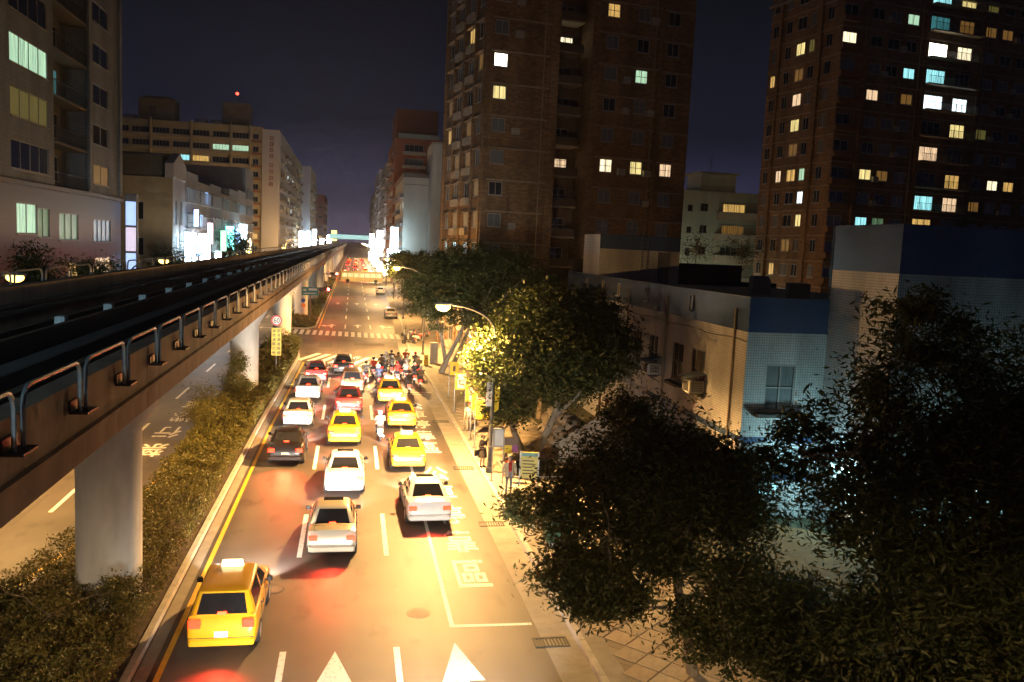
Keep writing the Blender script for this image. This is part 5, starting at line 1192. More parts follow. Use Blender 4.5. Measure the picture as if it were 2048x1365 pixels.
mb = MB(); mb.loft([rrect(-.18, .18, -.05, .05, .04, z) for z in (0, .03, .24, .27)]); mb.tube([(-.12, 0, .26), (-.1, 0, .45), (.1, 0, .45), (.12, 0, .26)], .012, 6); mb.build('bag', BLKC, p2, (-.32, .05, .62))
sc = MB(); sc.tube([(-.1, -.1, 1.42), (0, -.13, 1.36), (.1, -.1, 1.42), (.09, .05, 1.45), (-.09, .05, 1.45), (-.1, -.1, 1.42)], .035, 8); sc.build('scarf', cloth('cream_scarf', (.6, .5, .3)), p2)
p3 = person(7.05, 36.1, 'person with an open beige jacket over a red shirt facing the camera', standing(1.72, top=1, leg=2, face=(0, -1, 0)), [SKIN, cloth('red_shirt', (.34, .025, .02)), cloth('blue_grey_trousers', (.16, .17, .20)), cloth('grey_hair', (.2, .17, .15)), BLKC], rad(8))
jk = MB()
for s in (-1, 1):   # open jacket: two fronts and a back, as thick shells round the torso
    prof = []
    for z, w_, d_ in ((.80, .225, .165), (1.0, .205, .15), (1.2, .215, .15), (1.38, .225, .14), (1.47, .13, .09)):
        ring = [(s * w_ * math.sin(a), d_ * -math.cos(a) + .0, z) for a in [rad(24 + (180 - 24) * q / 8) for q in range(9)]]
        inn = [(x * .93, y * .93, z_) for x, y, z_ in ring[::-1]]; prof.append((ring + inn)[::s])
    jk.loft(prof[::1], 0, True)
    jk.tube([(s * .2, 0, 1.42), (s * .29, .02, 1.14)], [.085, .066], 10); jk.tube([(s * .29, .02, 1.14), (s * .30, -.06, .90)], [.066, .052], 10)
jk.build('jacket', cloth('beige_jacket', (.46, .38, .26)), p3)

# ================================================================== scooters and riders
SCM = {}
def scooter_parts():
    if SCM: return SCM
    b = MB()   # rear body with seat hump, floor, leg shield
    b.loft([rrect(-.10, .10, 0, .7, .08, .42), rrect(-.16, .16, -.05, .75, .1, .55), rrect(-.16, .16, -.06, .74, .1, .68), rrect(-.12, .12, -.02, .70, .08, .74)])
    b.cbox(-.15, .15, .68, 1.18, .28, .36, .03); b.loft([rrect(-.17, .17, 1.14, 1.26, .05, .30), rrect(-.20, .20, 1.18, 1.30, .05, .60), rrect(-.16, .16, 1.16, 1.28, .05, .92)])
    SCM['body'] = b
    s = MB(); s.loft([rrect(-.13, .13, 0, .68, .1, .74), rrect(-.14, .14, -.01, .69, .11, .79), rrect(-.10, .10, .04, .64, .09, .83)]); SCM['seat'] = s
    w = MB(); w.tube([(-.055, 0, 0), (-.04, 0, 0), (.04, 0, 0), (.055, 0, 0)], [.20, .235, .235, .20], 16); SCM['wheel'] = w
    h = MB(); h.tube([(0, 1.25, .45), (0, 1.12, .98)], .03, 8); h.tube([(-.32, 1.0, 1.02), (-.12, 1.1, 1.0), (.12, 1.1, 1.0), (.32, 1.0, 1.02)], .022, 8); h.cbox(-.10, .10, 1.04, 1.2, .94, 1.06, .03); SCM['handlebar'] = h
    f = MB(); f.tube([(-.07, 1.24, .5), (-.07, 1.36, .235)], .02, 6); f.tube([(.07, 1.24, .5), (.07, 1.36, .235)], .02, 6); SCM['fork'] = f
    t = MB(); t.cbox(-.10, .10, -.09, -.04, .58, .68, .02); SCM['tail_light'] = t
    p = MB(); p.cbox(-.10, .10, -.14, -.125, .36, .50, .003); p.box(-.02, .02, -.125, -.05, .42, .56); SCM['number_plate'] = p
    for s_ in (-1, 1):
        m = MB(); m.tube([(s_ * .24, 1.05, 1.02), (s_ * .30, 1.06, 1.22)], .01, 5); m.cbox(s_ * .30 - .06, s_ * .30 + .06, 1.04, 1.07, 1.20, 1.28, .01); SCM['mirror%d' % s_] = m
    e = MB(); e.tube([(.13, .45, .3), (.15, -.1, .36)], [.04, .055], 8); SCM['exhaust'] = e
    return SCM
SCC = {}
def scooter(x, y, col, label, rz=0.0):
    s = empty('scooter', (x, y, 0), label, 'scooter', 'scooters waiting at the stop line', rz)
    P = scooter_parts(); m = mat('scooter_' + col[0], col[1], .3, .08, 3, coat=.6)
    def A(k, mt, loc=(0, 0, 0), par=s):
        kk = (k, mt.name)
        if kk not in SCC: SCC[kk] = P[k].mesh(k.rstrip('1-'), mt)
        return link(k.rstrip('1-'), SCC[kk], par, loc)
    A('body', m); A('seat', M_BLACKP); A('handlebar', M_BLACKP); A('fork', M_STEEL); A('tail_light', E_BRAKE); A('number_plate', M_PLATE); A('mirror1', M_BLACKP); A('mirror-1', M_BLACKP); A('exhaust', M_STEEL)
    A('wheel', M_TYRE, (0, .16, .235)); A('wheel', M_TYRE, (0, 1.38, .235)); return s
RID = {}
def rider(x, y, k, mats, label, rz=0.0, lean=0.0):
    key = tuple(m.name for m in mats) + (lean,)
    if key not in RID:
        C = []
        for s in (-1, 1):
            C += [((s * .10, .25, .86), .09, (s * .17, .66, .80), .066, 2), ((s * .17, .66, .80), .06, (s * .16, .72, .44), .045, 2), ((s * .16, .70, .40), .045, (s * .16, .86, .385), .036, 4)]
            sh, el, wr = (s * .19, .30 + lean, 1.36), (s * .27, .52 + lean * .6, 1.14), (s * .29, .90, 1.07)
            C += [(sh, .066, el, .052, 1), (el, .05, wr, .036, 1)] + hand(wr, (0, .9, -.35), s, 0, .9)
        C += [((-.08, .24, .88), .12, (.08, .24, .88), .12, 2), ((-.06, .24, 1.04), .118, (.06, .24, 1.04), .118, 1), ((-.09, .27 + lean * .7, 1.24), .125, (.09, .27 + lean * .7, 1.24), .125, 1), ((-.14, .30 + lean, 1.37), .068, (.14, .30 + lean, 1.37), .068, 1), ((0, .31 + lean, 1.38), .055, (0, .33 + lean, 1.50), .05, 0)]
        C += head((0, .34 + lean, 1.57), 0, None, (0, 1, 0), 4)
        RID[key] = capsule_person('body', C, mats, .018, 3)
    p = empty('person', (x, y, 0), label, 'person', 'scooter riders at the stop line', rz); link('body', RID[key], p)
    hm_ = k
    if ('helmet', hm_.name) not in RID:
        mb = MB(); c = (0, .33 + lean, 1.59); mb.ball(c, (.135, .15, .135), 16, 10); RID[('helmet', hm_.name)] = mb.mesh('helmet', hm_)
        vb = MB(); vb.loft([[(.12 * math.cos(a), .30 + .18 * math.sin(a), z) for a in [rad(20 + 140 * q / 8) for q in range(9)]] + [(.10 * math.cos(a), .30 + .165 * math.sin(a), z) for a in [rad(160 - 140 * q / 8) for q in range(9)]] for z in (1.54, 1.63)]); RID[('visor',)] = vb.mesh('visor', M_CGLASS)
    h_ = link('helmet', RID[('helmet', hm_.name)], p); link('visor', RID[('visor',)], h_); return p
HEL = [mat('helmet_' + n, c, .25, .05, 3, coat=.8) for n, c in (('white', (.7, .7, .68)), ('silver', (.5, .5, .52)), ('black', (.03, .03, .03)), ('red', (.4, .03, .03)))]
J = dict(navy=(.04, .05, .10), red=(.42, .04, .03), grey=(.2, .2, .2), brown=(.14, .09, .05), cream=(.55, .5, .4), white=(.68, .66, .62), black=(.02, .02, .02), khaki=(.28, .22, .13))
SPOT = [(1.25, 66.2, 'grey', 2, 'red', 'grey jacket and black helmet on the scooter nearest the middle lane'), (2.75, 67.0, 'black', 2, 'grey', 'black jacket on the scooter two from the middle lane'), (3.5, 73.2, 'navy', 2, 'white', 'navy jacket on the frontmost scooter'), (4.8, 74.2, 'red', 0, 'black', 'red jacket and white helmet on the scooter at the front right'),
        (5.55, 69.6, 'khaki', 0, 'grey', 'khaki jacket and white helmet on the scooter against the kerb'), (4.3, 61.6, 'black', 2, 'silver', 'black jacket on the rearmost scooter beside the front taxi'), (5.3, 64.0, 'brown', 1, 'black', 'brown jacket on the scooter near the kerb behind the group'), (3.7, 66.4, 'red', 3, 'silver', 'red jacket and red helmet amid the scooters'),
        (4.4, 66.9, 'cream', 1, 'white', 'cream jacket amid the waiting scooters'), (4.7, 70.2, 'white', 0, 'white', 'white jacket and white helmet behind the front rank'), (3.4, 69.8, 'grey', 1, 'silver', 'grey jacket and silver helmet behind the navy jacket'), (2.6, 70.6, 'brown', 2, 'black', 'brown jacket and black helmet at the front left'), (1.75, 46.5, 'cream', 0, 'white', 'cream jacket on the scooter filtering between the taxis'),
        (2.2, 64.4, 'navy', 0, 'black', 'navy jacket and white helmet left of the front taxi'), (5.0, 66.0, 'black', 0, 'red', 'black jacket and white helmet near the kerb amid the group'), (4.0, 72.0, 'khaki', 2, 'silver', 'khaki jacket and black helmet between the front scooters'), (5.5, 72.4, 'grey', 3, 'black', 'grey jacket and red helmet at the kerb by the front'), (3.0, 72.6, 'white', 1, 'red', 'white jacket and silver helmet left of the navy front rider'), (4.1, 69.0, 'navy', 1, 'grey', 'navy jacket and silver helmet in the middle rank'), (1.9, 68.6, 'red', 2, 'white', 'red jacket and black helmet by the middle lane')]
for x, y, jc, he, scol, lb in SPOT:
    sc_ = {'red': (.35, .03, .03), 'grey': (.2, .2, .21), 'white': (.7, .7, .68), 'black': (.03, .03, .03), 'silver': (.5, .5, .5)}[scol]
    rz = rad(random.uniform(-5, 5))
    scooter(x, y, (scol, sc_), scol + ' scooter under rider in ' + lb.split(' on the')[0], rz)
    rider(x, y, HEL[he], [SKIN, cloth('jacket_' + jc, J[jc]), cloth('dark_trousers', (.05, .05, .06)), HAIR, BLKC], 'rider in a ' + lb, rz)
# parked scooters on the pavement at the crossing
for k, (x, y) in enumerate(((6.9, 92), (7.5, 94.5), (8.2, 97), (7.4, 100), (8.9, 99))):
    scooter(x, y, (('black', (.03, .03, .03)), ('white', (.7, .7, .68)), ('red', (.35, .03, .03)), ('silver', (.5, .5, .5)), ('grey', (.2, .2, .21)))[k], ('black', 'white', 'red', 'silver', 'grey')[k] + ' scooter parked empty on the pavement at the crossing', rad(60 + 10 * k))['group'] = 'scooters parked on the pavement'

# ================================================================== signs and street furniture
M_YSIGN = mat('sign_yellow_enamel', (.75, .52, .02), .45, .06, 4); M_WSIGN = mat('sign_white_enamel', (.72, .70, .66), .45, .06, 4); M_INK = mat('print_dark', (.06, .05, .04), .6); M_REDS = mat('sign_red_enamel', (.55, .03, .03), .4)
def bus_sign(x, y, h, w, ph, label, blocks, rz=0.0, m=None):
    s = empty('bus_stop_sign', (x, y, .13), label, 'sign', 'bus stop signs', rz)
    MB().tube([(0, 0, 0), (0, 0, h)], .03, 8).build('pole', M_STEEL, s)
    MB().cbox(.03, .03 + w, -.02, .02, h - ph, h, .012).build('panel', m or M_YSIGN, s)
    MB().cbox(-.09, .09, -.09, .09, 0, .03, .01).build('base_plate', M_DSTEEL, s)
    for (u0, u1, v0, v1, bm__) in blocks:
        MB().box(.03 + w * u0, .03 + w * u1, -.027, -.021, h - ph + ph * v0, h - ph + ph * v1).build('printed_panel', bm__, s)
    return s
rows_p = [(.12, .88, .12 + .1 * q, .16 + .1 * q, M_INK) for q in range(6)]
pk = mat('print_pink', (.6, .3, .28), .5)
bus_sign(6.95, 59.5, 2.6, .62, .95, 'yellow bus stop sign with a dark mark, farthest of the five on the right pavement', [(.35, .65, .3, .7, M_INK)])
bus_sign(6.75, 54.4, 2.6, .7, 1.1, 'bus stop sign with a white timetable, second farthest of the five', [(.2, .95, .08, .92, M_WSIGN), (.3, .85, .3, .36, M_INK), (.3, .85, .5, .56, M_INK)])
bus_sign(6.7, 48.9, 2.75, .72, 1.0, 'yellow bus stop sign with a pink and white panel behind the walking person', [(.2, .9, .5, .9, pk), (.3, .75, .08, .5, M_WSIGN)])
bus_sign(6.72, 46.4, 2.7, .78, 1.0, 'yellow bus stop sign with a white table, second nearest of the five', [(.3, .95, .4, .92, pk), (.3, .7, .06, .4, M_WSIGN)])
bus_sign(6.7, 44.6, 2.6, .82, 1.0, 'plain yellow bus stop sign with fine print, nearest of the five', [(.15, .85, .18, .82, mat('print_yellow_pale', (.8, .62, .12), .5))] + [(.2, .8, .26 + .12 * q, .285 + .12 * q, M_INK) for q in range(5)])
bus_sign(6.62, 38.2, 2.5, .5, .9, 'grey framed bus stop sign with a white sheet right of the lamp post', [(.1, .9, .1, .9, M_WSIGN)], 0, mat('sign_grey', (.4, .4, .38), .5))
bus_sign(6.9, 36.9, 2.35, .62, .68, 'bus stop sign with a purple and yellow notice above the red shirted person', [(.0, 1.0, .5, 1.0, mat('print_dark_brown', (.10, .07, .06), .5)), (.0, .55, .0, .5, M_YSIGN), (.55, 1.0, .0, .5, mat('print_purple', (.16, .04, .18), .5))], 0, mat('sign_brown', (.2, .13, .1), .5))
# flags and banners strapped to the lamp post
bn = empty('banner', (6.75, 39.55, 4.0), 'white and yellow banner hanging from the lamp post', 'banner')
mb = MB(); mb.loft([[(-.30, 0, .9), (-.02, -.03, .9), (-.02, .0, .9), (-.30, .03, .9)], [(-.33, 0, -.6), (-.05, -.05, -.6), (-.05, -.02, -.6), (-.33, .03, -.6)]], 0, False); mb.build('cloth', mat('banner_white', (.72, .70, .66), .8, .1, 3), bn)
mb = MB(); mb.loft([[(.1, -.02, .4), (.34, 0, .4), (.34, .03, .4), (.1, .02, .4)], [(.1, -.04, -.9), (.30, -.02, -.75), (.30, .01, -.75), (.1, 0, -.9)]], 0, False); mb.build('cloth', M_YSIGN, bn)
# yellow median sign with speed disc
ys = empty('median_sign', (-5.5, 66, .1), 'yellow lettered board under a round red speed limit disc in the median', 'sign', None, rad(2))
MB().tube([(0, 0, 0), (0, 0, 5.15)], .045, 8).build('pole', M_STEEL, ys)
MB().cbox(-.36, .36, -.07, -.046, 1.95, 4.05, .012).build('board', M_YSIGN, ys)
for i, ch in enumerate('前有測速照相請依速限行駛'):
    me = text_mesh(ch, M_INK, .004); d_ = max(v.co[0] for v in me.vertices) * 2
    o = link('board_character', me, ys, (.17 if i < 6 else -.17, -.075, 3.84 - .335 * (i % 6)), 0, scale=(.24 / d_,) * 3); o.rotation_euler = (math.pi / 2, 0, 0)
mb = MB(); mb.tube([(0, -.075, 4.62), (0, -.055, 4.62)], .40, 28); mb.build('disc', M_REDS, ys)
mb = MB(); mb.disc((0, -.079, 4.62), .29, 'y', 28); mb.build('disc_face', M_WSIGN, ys)
me = text_mesh('60', M_INK, .004); o = link('disc_number', me, ys, (0, -.085, 4.62), 0, scale=(.46, .5, .5)); o.rotation_euler = (math.pi / 2, 0, 0)
# traffic lights on mast arms
def signal(x, y, z, arm_to, label, sign=None):
    t = empty('traffic_light', (arm_to, y, 0), label, 'traffic light', 'traffic lights'); d = x - arm_to
    mb = MB(); mb.tube([(0, 0, 0), (0, 0, z + .1)], [.12, .09], 10); mb.tube([(0, 0, z), (d, 0, z + .1)], [.07, .05], 8); mb.build('mast', M_POLE, t)
    MB().cbox(d - .75, d + .75, -.16, .12, z - .24, z + .24, .05).build('housing', M_BLACKP, t)
    for k, e_ in enumerate((emit('signal_red', (1.0, .04, .015), 40), M_BLACKP, M_BLACKP)):
        mb = MB(); mb.tube([(d + .48 - .48 * k, -.20, z), (d + .48 - .48 * k, -.161, z)], .17, 16); mb.build('signal_lens', e_, t)
        mb = MB(); mb.tube([(d + .48 - .48 * k, -.34, z + .02), (d + .48 - .48 * k, -.17, z + .02)], .19, 14, cap=False); mb.build('visor', M_BLACKP, t)
    l = lamp_light((d + .48, -.45, z), 900, (1, .05, .025), t, .08); return t
signal(-3.6, 118, 4.2, -6.9 + 1.4, 'red traffic light beside the green road sign beyond the crossing'); signal(-3.4, 168, 4.4, -5.2, 'second red traffic light farther along the median')
gs = empty('road_sign', (-5.5, 117.6, 0), 'green direction board on an arm in front of the pier beyond the crossing', 'sign')
MB().cbox(-1.1, 1.15, -.1, -.05, 3.35, 4.45, .02).build('board', mat('sign_green', (.03, .20, .15), .45), gs)
for q, (a, b, z) in enumerate(((-.9, -.5, 3.9), (-.2, .9, 4.0), (-.7, .7, 3.55), (-.9, -.55, 3.5))): MB().box(a, b, -.108, -.101, z, z + .28 if q < 2 else z + .12).build('sign_marking', M_WSIGN, gs)
MB().box(-.06, .06, -.05, .35, 3.8, 4.0).build('bracket', M_STEEL, gs)
rs_ = empty('round_sign', (-4.55, 168.4, 0), 'round pale sign beside the second red traffic light', 'sign')
MB().tube([(0, 0, 0), (0, 0, 4.6)], .05, 8).build('pole', M_STEEL, rs_); mb = MB(); mb.tube([(0, -.08, 4.4), (0, -.06, 4.4)], .42, 20); mb.build('disc', M_REDS, rs_); mb = MB(); mb.disc((0, -.085, 4.4), .31, 'y', 20); mb.build('disc_face', M_WSIGN, rs_)
ps = empty('keep_right_sign', (-6.85, 119.95, 0), 'small blue disc above an orange disc on the pier beyond the crossing', 'sign')
for z, c in ((2.45, mat('sign_blue_enamel', (.04, .08, .35), .4)), (1.75, mat('sign_orange', (.7, .25, .02), .4))):
    mb = MB(); mb.tube([(.35, -.05, z), (.35, -.02, z)], .3, 18); mb.build('disc', c, ps)
MB().tube([(.35, 0, .1), (.35, 0, 2.6)], .03, 8).build('pole', M_STEEL, ps)
# advertising stand, green cabinet, yellow bin, white cabinet
ad = empty('notice_stand', (8.2, 37.3, .14), 'framed yellow and teal notice stand beside the forked tree', 'sign', None, rad(-12))
for x in (-.42, .42): MB().cbox(x - .03, x + .03, -.04, .04, 0, 1.6, .008).build('post', M_STEEL, ad)
MB().cbox(-.39, .39, -.03, .03, .35, 1.58, .01).build('panel', mat('notice_yellow', (.55, .48, .12), .5, .15, 5), ad)
MB().box(-.37, .37, -.037, -.031, 1.38, 1.55).build('heading', mat('notice_teal', (.08, .25, .28), .5), ad)
for q in range(5): MB().box(-.3, .3 - .08 * (q % 3), -.036, -.031, .55 + .15 * q, .60 + .15 * q).build('printed_line', M_INK, ad)
cb = empty('green_cabinet', (7.75, 29.8, .14), 'dark green utility cabinet under the tree behind the bicycle', 'cabinet')
MB().cbox(-.45, .45, -.3, .3, .1, 1.35, .03).build('case', mat('cabinet_green', (.03, .10, .06), .5, .15, 5), cb); MB().box(-.5, .5, -.35, .35, 0, .1).build('plinth', M_CONC, cb)
for x in (-.42, .02): MB().box(x, x + .4, -.312, -.301, .16, 1.26).build('door', mat('cabinet_green_door', (.035, .115, .07), .5), cb)
MB().cbox(-.5, .5, -.36, .36, 1.35, 1.4, .02).build('lid', MATS['cabinet_green'], cb)
yb_ = empty('yellow_post_box', (6.7, 75.5, .14), 'small yellow box on the pavement behind the scooters', 'box'); MB().cbox(-.2, .2, -.15, .15, .05, .95, .03).build('case', M_YSIGN, yb_); MB().box(-.22, .22, -.17, .17, 0, .05).build('plinth', M_DSTEEL, yb_)
MB().box(-.12, .12, -.158, -.15, .6, .66).build('slot', M_BLACKP, yb_)
wb_ = empty('grey_cabinet', (7.5, 77, .14), 'tall pale grey utility cabinet on the pavement by the crossing', 'cabinet'); MB().cbox(-.35, .35, -.3, .3, .1, 1.9, .03).build('case', mat('cabinet_grey', (.48, .48, .46), .5), wb_); MB().box(-.38, .38, -.33, .33, 0, .1).build('plinth', M_CONC, wb_); MB().box(-.3, .3, -.312, -.301, .2, 1.8).build('door', mat('cabinet_grey_door', (.44, .44, .43), .5), wb_)
# bicycle against the kerb side
def bicycle(x, y, label, rz):
    b = empty('bicycle', (x, y, .14), label, 'bicycle', None, rz); r = .33
    for yy in (0, 1.02):
        t = MB(); t.tube([(0, yy + r * math.cos(2 * math.pi * k / 24), r + r * math.sin(2 * math.pi * k / 24)) for k in range(25)], .018, 6, cap=False); w = t.build('wheel', M_TYRE, b)
        sp = MB(); [sp.tube([(0, yy, r), (0, yy + r * math.cos(a), r + r * math.sin(a))], .003, 3) for a in [2 * math.pi * k / 14 for k in range(14)]]; sp.build('spokes', M_STEEL, w)
    f = MB(); bb, st_, hd, rr_, fr_ = (0, .42, .29), (0, .28, .78), (0, .86, .80), (0, 0, r), (0, 1.02, r)
    for a, c in ((bb, st_), (bb, (0, .88, .70)), ((0, .30, .70), hd), (bb, rr_), (st_, rr_), (hd, fr_)): f.tube([a, c], .016, 6)
    f.build('frame', mat('bike_silver', (.4, .4, .4), .35, metal=.5), b)
    s = MB(); s.loft([rrect(-.07, .07, .14, .40, .06, .83), rrect(-.06, .06, .16, .38, .05, .88)]); s.tube([st_, (0, .27, .84)], .013, 6); s.build('saddle', M_BLACKP, b)
    h = MB(); h.tube([hd, (0, .84, .95)], .014, 6); h.tube([(-.28, .74, .97), (-.1, .85, .96), (.1, .85, .96), (.28, .74, .97)], .013, 6); h.build('handlebar', M_STEEL, b)
    bk = MB()
    for z in (.64, .76, .88): bk.tube([(-.16, 1.0, z), (.16, 1.0, z), (.16, 1.28, z), (-.16, 1.28, z), (-.16, 1.0, z)], .006, 4)
    for xx in (-.16, 0, .16): bk.tube([(xx, 1.0, .88), (xx, 1.0, .62), (xx, 1.28, .62), (xx, 1.28, .88)], .005, 4)
    bk.build('basket', M_DSTEEL, b)
    c = MB(); c.tube([(-.08, .42, .29), (.08, .42, .29)], .06, 10); c.tube([(.09, .42, .29), (.1, .50, .17)], .012, 5); c.tube([(-.09, .42, .29), (-.1, .34, .41)], .012, 5); c.build('crank', M_DSTEEL, b)
bicycle(6.95, 30.6, 'silver bicycle with a basket leaning by the kerb under the near tree', rad(-72))
# garden wall, sloping stair wall and posts in front of the white building
gw = empty('garden_wall', (12.6, 40.5, .13), 'pale sloping stair wall glimpsed between the trees in front of the white building', 'wall', None, rad(-28))
mb = MB(); mb.add([(-2.2, 0, 0), (2.2, 0, 0), (2.2, 0, 1.3), (-.2, 0, 2.6), (-2.2, 0, 1.2), (-2.2, .3, 0), (2.2, .3, 0), (2.2, .3, 1.3), (-.2, .3, 2.6), (-2.2, .3, 1.2)], [(0, 1, 2, 3, 4), (9, 8, 7, 6, 5), (2, 7, 8, 3), (3, 8, 9, 4), (1, 6, 7, 2), (4, 9, 5, 0)]); mb.build('face', mat('stucco_pale', (.52, .46, .36), .9, .2, 1.2, .4), gw)
mb = MB(); mb.add([(-.2, -.08, 2.6), (2.2, -.08, 1.3), (2.2, .38, 1.3), (-.2, .38, 2.6), (-.2, -.08, 2.75), (2.2, -.08, 1.45), (2.2, .38, 1.45), (-.2, .38, 2.75)], [(4, 5, 6, 7), (0, 1, 5, 4), (3, 7, 6, 2), (1, 2, 6, 5), (0, 4, 7, 3)]); mb.build('coping', mat('coping_pink', (.42, .32, .27), .8), gw)
fn = empty('post_fence', (14.4, 42, .13), 'brown post fence in front of the white building', 'fence')
for k in range(5): MB().cbox(-.06, .06, -.06 + 1.3 * k, .06 + 1.3 * k, 0, 2.6, .01).build('post', mat('wood_brown', (.20, .12, .06), .8), fn)
for z in (.8, 2.0): MB().box(-.03, .03, -.1, 5.4, z, z + .08).build('rail', MATS['wood_brown'], fn)
sw2 = empty('stone_wall', (11.4, 46, .13), 'rough pale boulder wall glimpsed behind the forked tree', 'wall')
rg = random.Random(5)
for k in range(26):
    mb = MB(); cx_, cz_ = rg.uniform(0, 1.2), 0; mb.ball((0, 0, 0), (rg.uniform(.35, .6), rg.uniform(.35, .55), rg.uniform(.3, .48)), 9, 6); 
    mb.v = [(a * rg.uniform(.86, 1.1), b * rg.uniform(.86, 1.1), c * rg.uniform(.86, 1.1)) for a, b, c in mb.v]
    row = k // 9; mb.build('boulder', MATS['stucco_pale'], sw2, (rg.uniform(0, .4) + .15 * row, -2.6 + .62 * (k % 9), .3 + .6 * row))
# ================================================================== vegetation
L_FICUS = leaf_mat('leaf_ficus', (.026, .044, .010), (.078, .092, .022), .5, .12)
L_DARK = leaf_mat('leaf_dark', (.026, .045, .016), (.075, .095, .030), .5, .2)
L_NARROW = leaf_mat('leaf_narrow', (.038, .060, .022), (.13, .13, .042), .45, .25)
L_HEDGE = leaf_mat('leaf_hedge', (.055, .062, .014), (.17, .135, .032), .5, .25)
M_BARK = mat('bark', (.17, .13, .09), .95, .35, 5, .7, stretch=(1, 1, .3)); M_BARKP = mat('bark_pale', (.28, .25, .20), .9, .3, 5, .6, stretch=(1, 1, .3))
def leaf_object(name, P, size, aspect, m, parent=None, up=.35, sizes=None, kind=None, **kw):
    """many folded leaf blades: P (n,3) centres"""
    n = len(P); r = rng
    d = r.normal(size=(n, 3)); d[:, 2] = d[:, 2] * .7 - .15; d /= np.linalg.norm(d, axis=1)[:, None]
    nn = r.normal(size=(n, 3)); nn[:, 2] += up * 2; s = np.cross(d, nn); s /= np.linalg.norm(s, axis=1)[:, None] + 1e-9; nm_ = np.cross(s, d)
    L = (size * r.uniform(.5, 1.5, n) if sizes is None else sizes * r.uniform(.7, 1.3, n))[:, None]; Wd = L * aspect
    base = P - d * L * .5; tip = P + d * L * .5; l_ = P + s * Wd * .5 - nm_ * Wd * .12 - d * L * .05; r_ = P - s * Wd * .5 - nm_ * Wd * .12 - d * L * .05
    V = np.stack([base, l_, tip, r_], 1).reshape(-1, 3)
    me = bpy.data.meshes.new(name); me.vertices.add(4 * n); me.vertices.foreach_set('co', V.ravel().astype(np.float32))
    idx = np.arange(n) * 4; F = np.stack([idx, idx + 1, idx + 2, idx, idx + 2, idx + 3], 1).ravel().astype(np.int32)
    me.loops.add(6 * n); me.loops.foreach_set('vertex_index', F); me.polygons.add(2 * n)
    me.polygons.foreach_set('loop_start', np.arange(2 * n, dtype=np.int32) * 3); me.polygons.foreach_set('loop_total', np.full(2 * n, 3, np.int32))
    a = me.attributes.new('tone', 'FLOAT', 'POINT'); clump = np.sin(P[:, 0] * 2.1 + 1.3) * np.sin(P[:, 1] * 1.7) * np.sin(P[:, 2] * 2.4) * .18
    a.data.foreach_set('value', np.repeat(np.clip(r.beta(2, 2.6, n) + clump, 0, 1), 4).astype(np.float32))
    me.materials.append(m); me.update(calc_edges=True); me.validate()
    return link(name, me, parent, kind=kind, **kw)
def crown_points(lobes, n, clumps=26, tight=.30):
    """clumps of leaves spread through ellipsoid lobes, denser outside, with gaps between them"""
    vol = np.array([a[1][0] * a[1][1] * a[1][2] for a in lobes]) ** .75; vol /= vol.sum(); out = []; cc = []
    for (c, R), f in zip(lobes, vol):
        c, R = np.array(c, float), np.array(R, float); k = max(6, int(clumps * (f * len(lobes)) ** .7))
        u = rng.normal(size=(k, 3)); u /= np.linalg.norm(u, axis=1)[:, None]; rad_ = rng.uniform(.25, 1.0, k) ** .45
        C = c + u * rad_[:, None] * R * .92; cc.append(C); m = int(n * f); pick_ = rng.integers(0, k, m)
        sc_ = rng.uniform(.7, 1.3, k)[pick_][:, None] * tight * R.mean()
        g = rng.normal(size=(m, 3)) * np.array([1, 1, .62]) * sc_
        out.append(C[pick_] + g)
    return np.concatenate(out), np.concatenate(cc)
def tree(name, x, y, label, trunk, lobes, n, size, aspect, leafm, barkm=M_BARK, clumps=26, tight=.26, z=.13, group='street trees', branches=26, r0=.2, twig=.02):
    """trunk: list of polylines [(points relative to base, start radius, end radius)]"""
    t = empty(name, (x, y, z), label, 'tree' if 'tree' in name else 'shrub', group)
    P, C = crown_points(lobes, n, clumps, tight); off = np.array([x, y, z])
    mb = MB()
    for pts, ra, rb in trunk:
        k = len(pts); mb.tube(pts, [ra + (rb - ra) * (i / (k - 1)) ** .8 for i in range(k)], 9)
    mb.build('trunk', barkm, t)
    ends = [Vector(p) for pts, _, _ in trunk for p in pts[len(pts) // 2:]]
    mb = MB(); order = rng.permutation(len(C))[:branches]
    for i in order:
        q = Vector(C[i] - off); e = min(ends, key=lambda v: (v - q).length); mid = (e + q) / 2 + Vector(rng.normal(size=3) * .12 * (q - e).length) - Vector((0, 0, .08 * (q - e).length))
        mb.tube([e, e.lerp(mid, .6) + Vector(rng.normal(size=3) * .04), mid, q.lerp(mid, .4) + Vector(rng.normal(size=3) * .05), q], [twig * 2.4, twig * 2, twig * 1.6, twig * 1.1, twig * .5], 5)
    mb.build('branches', barkm, t, kind='stuff')
    leaf_object('crown', P - off, size, aspect, leafm, t)
    return t
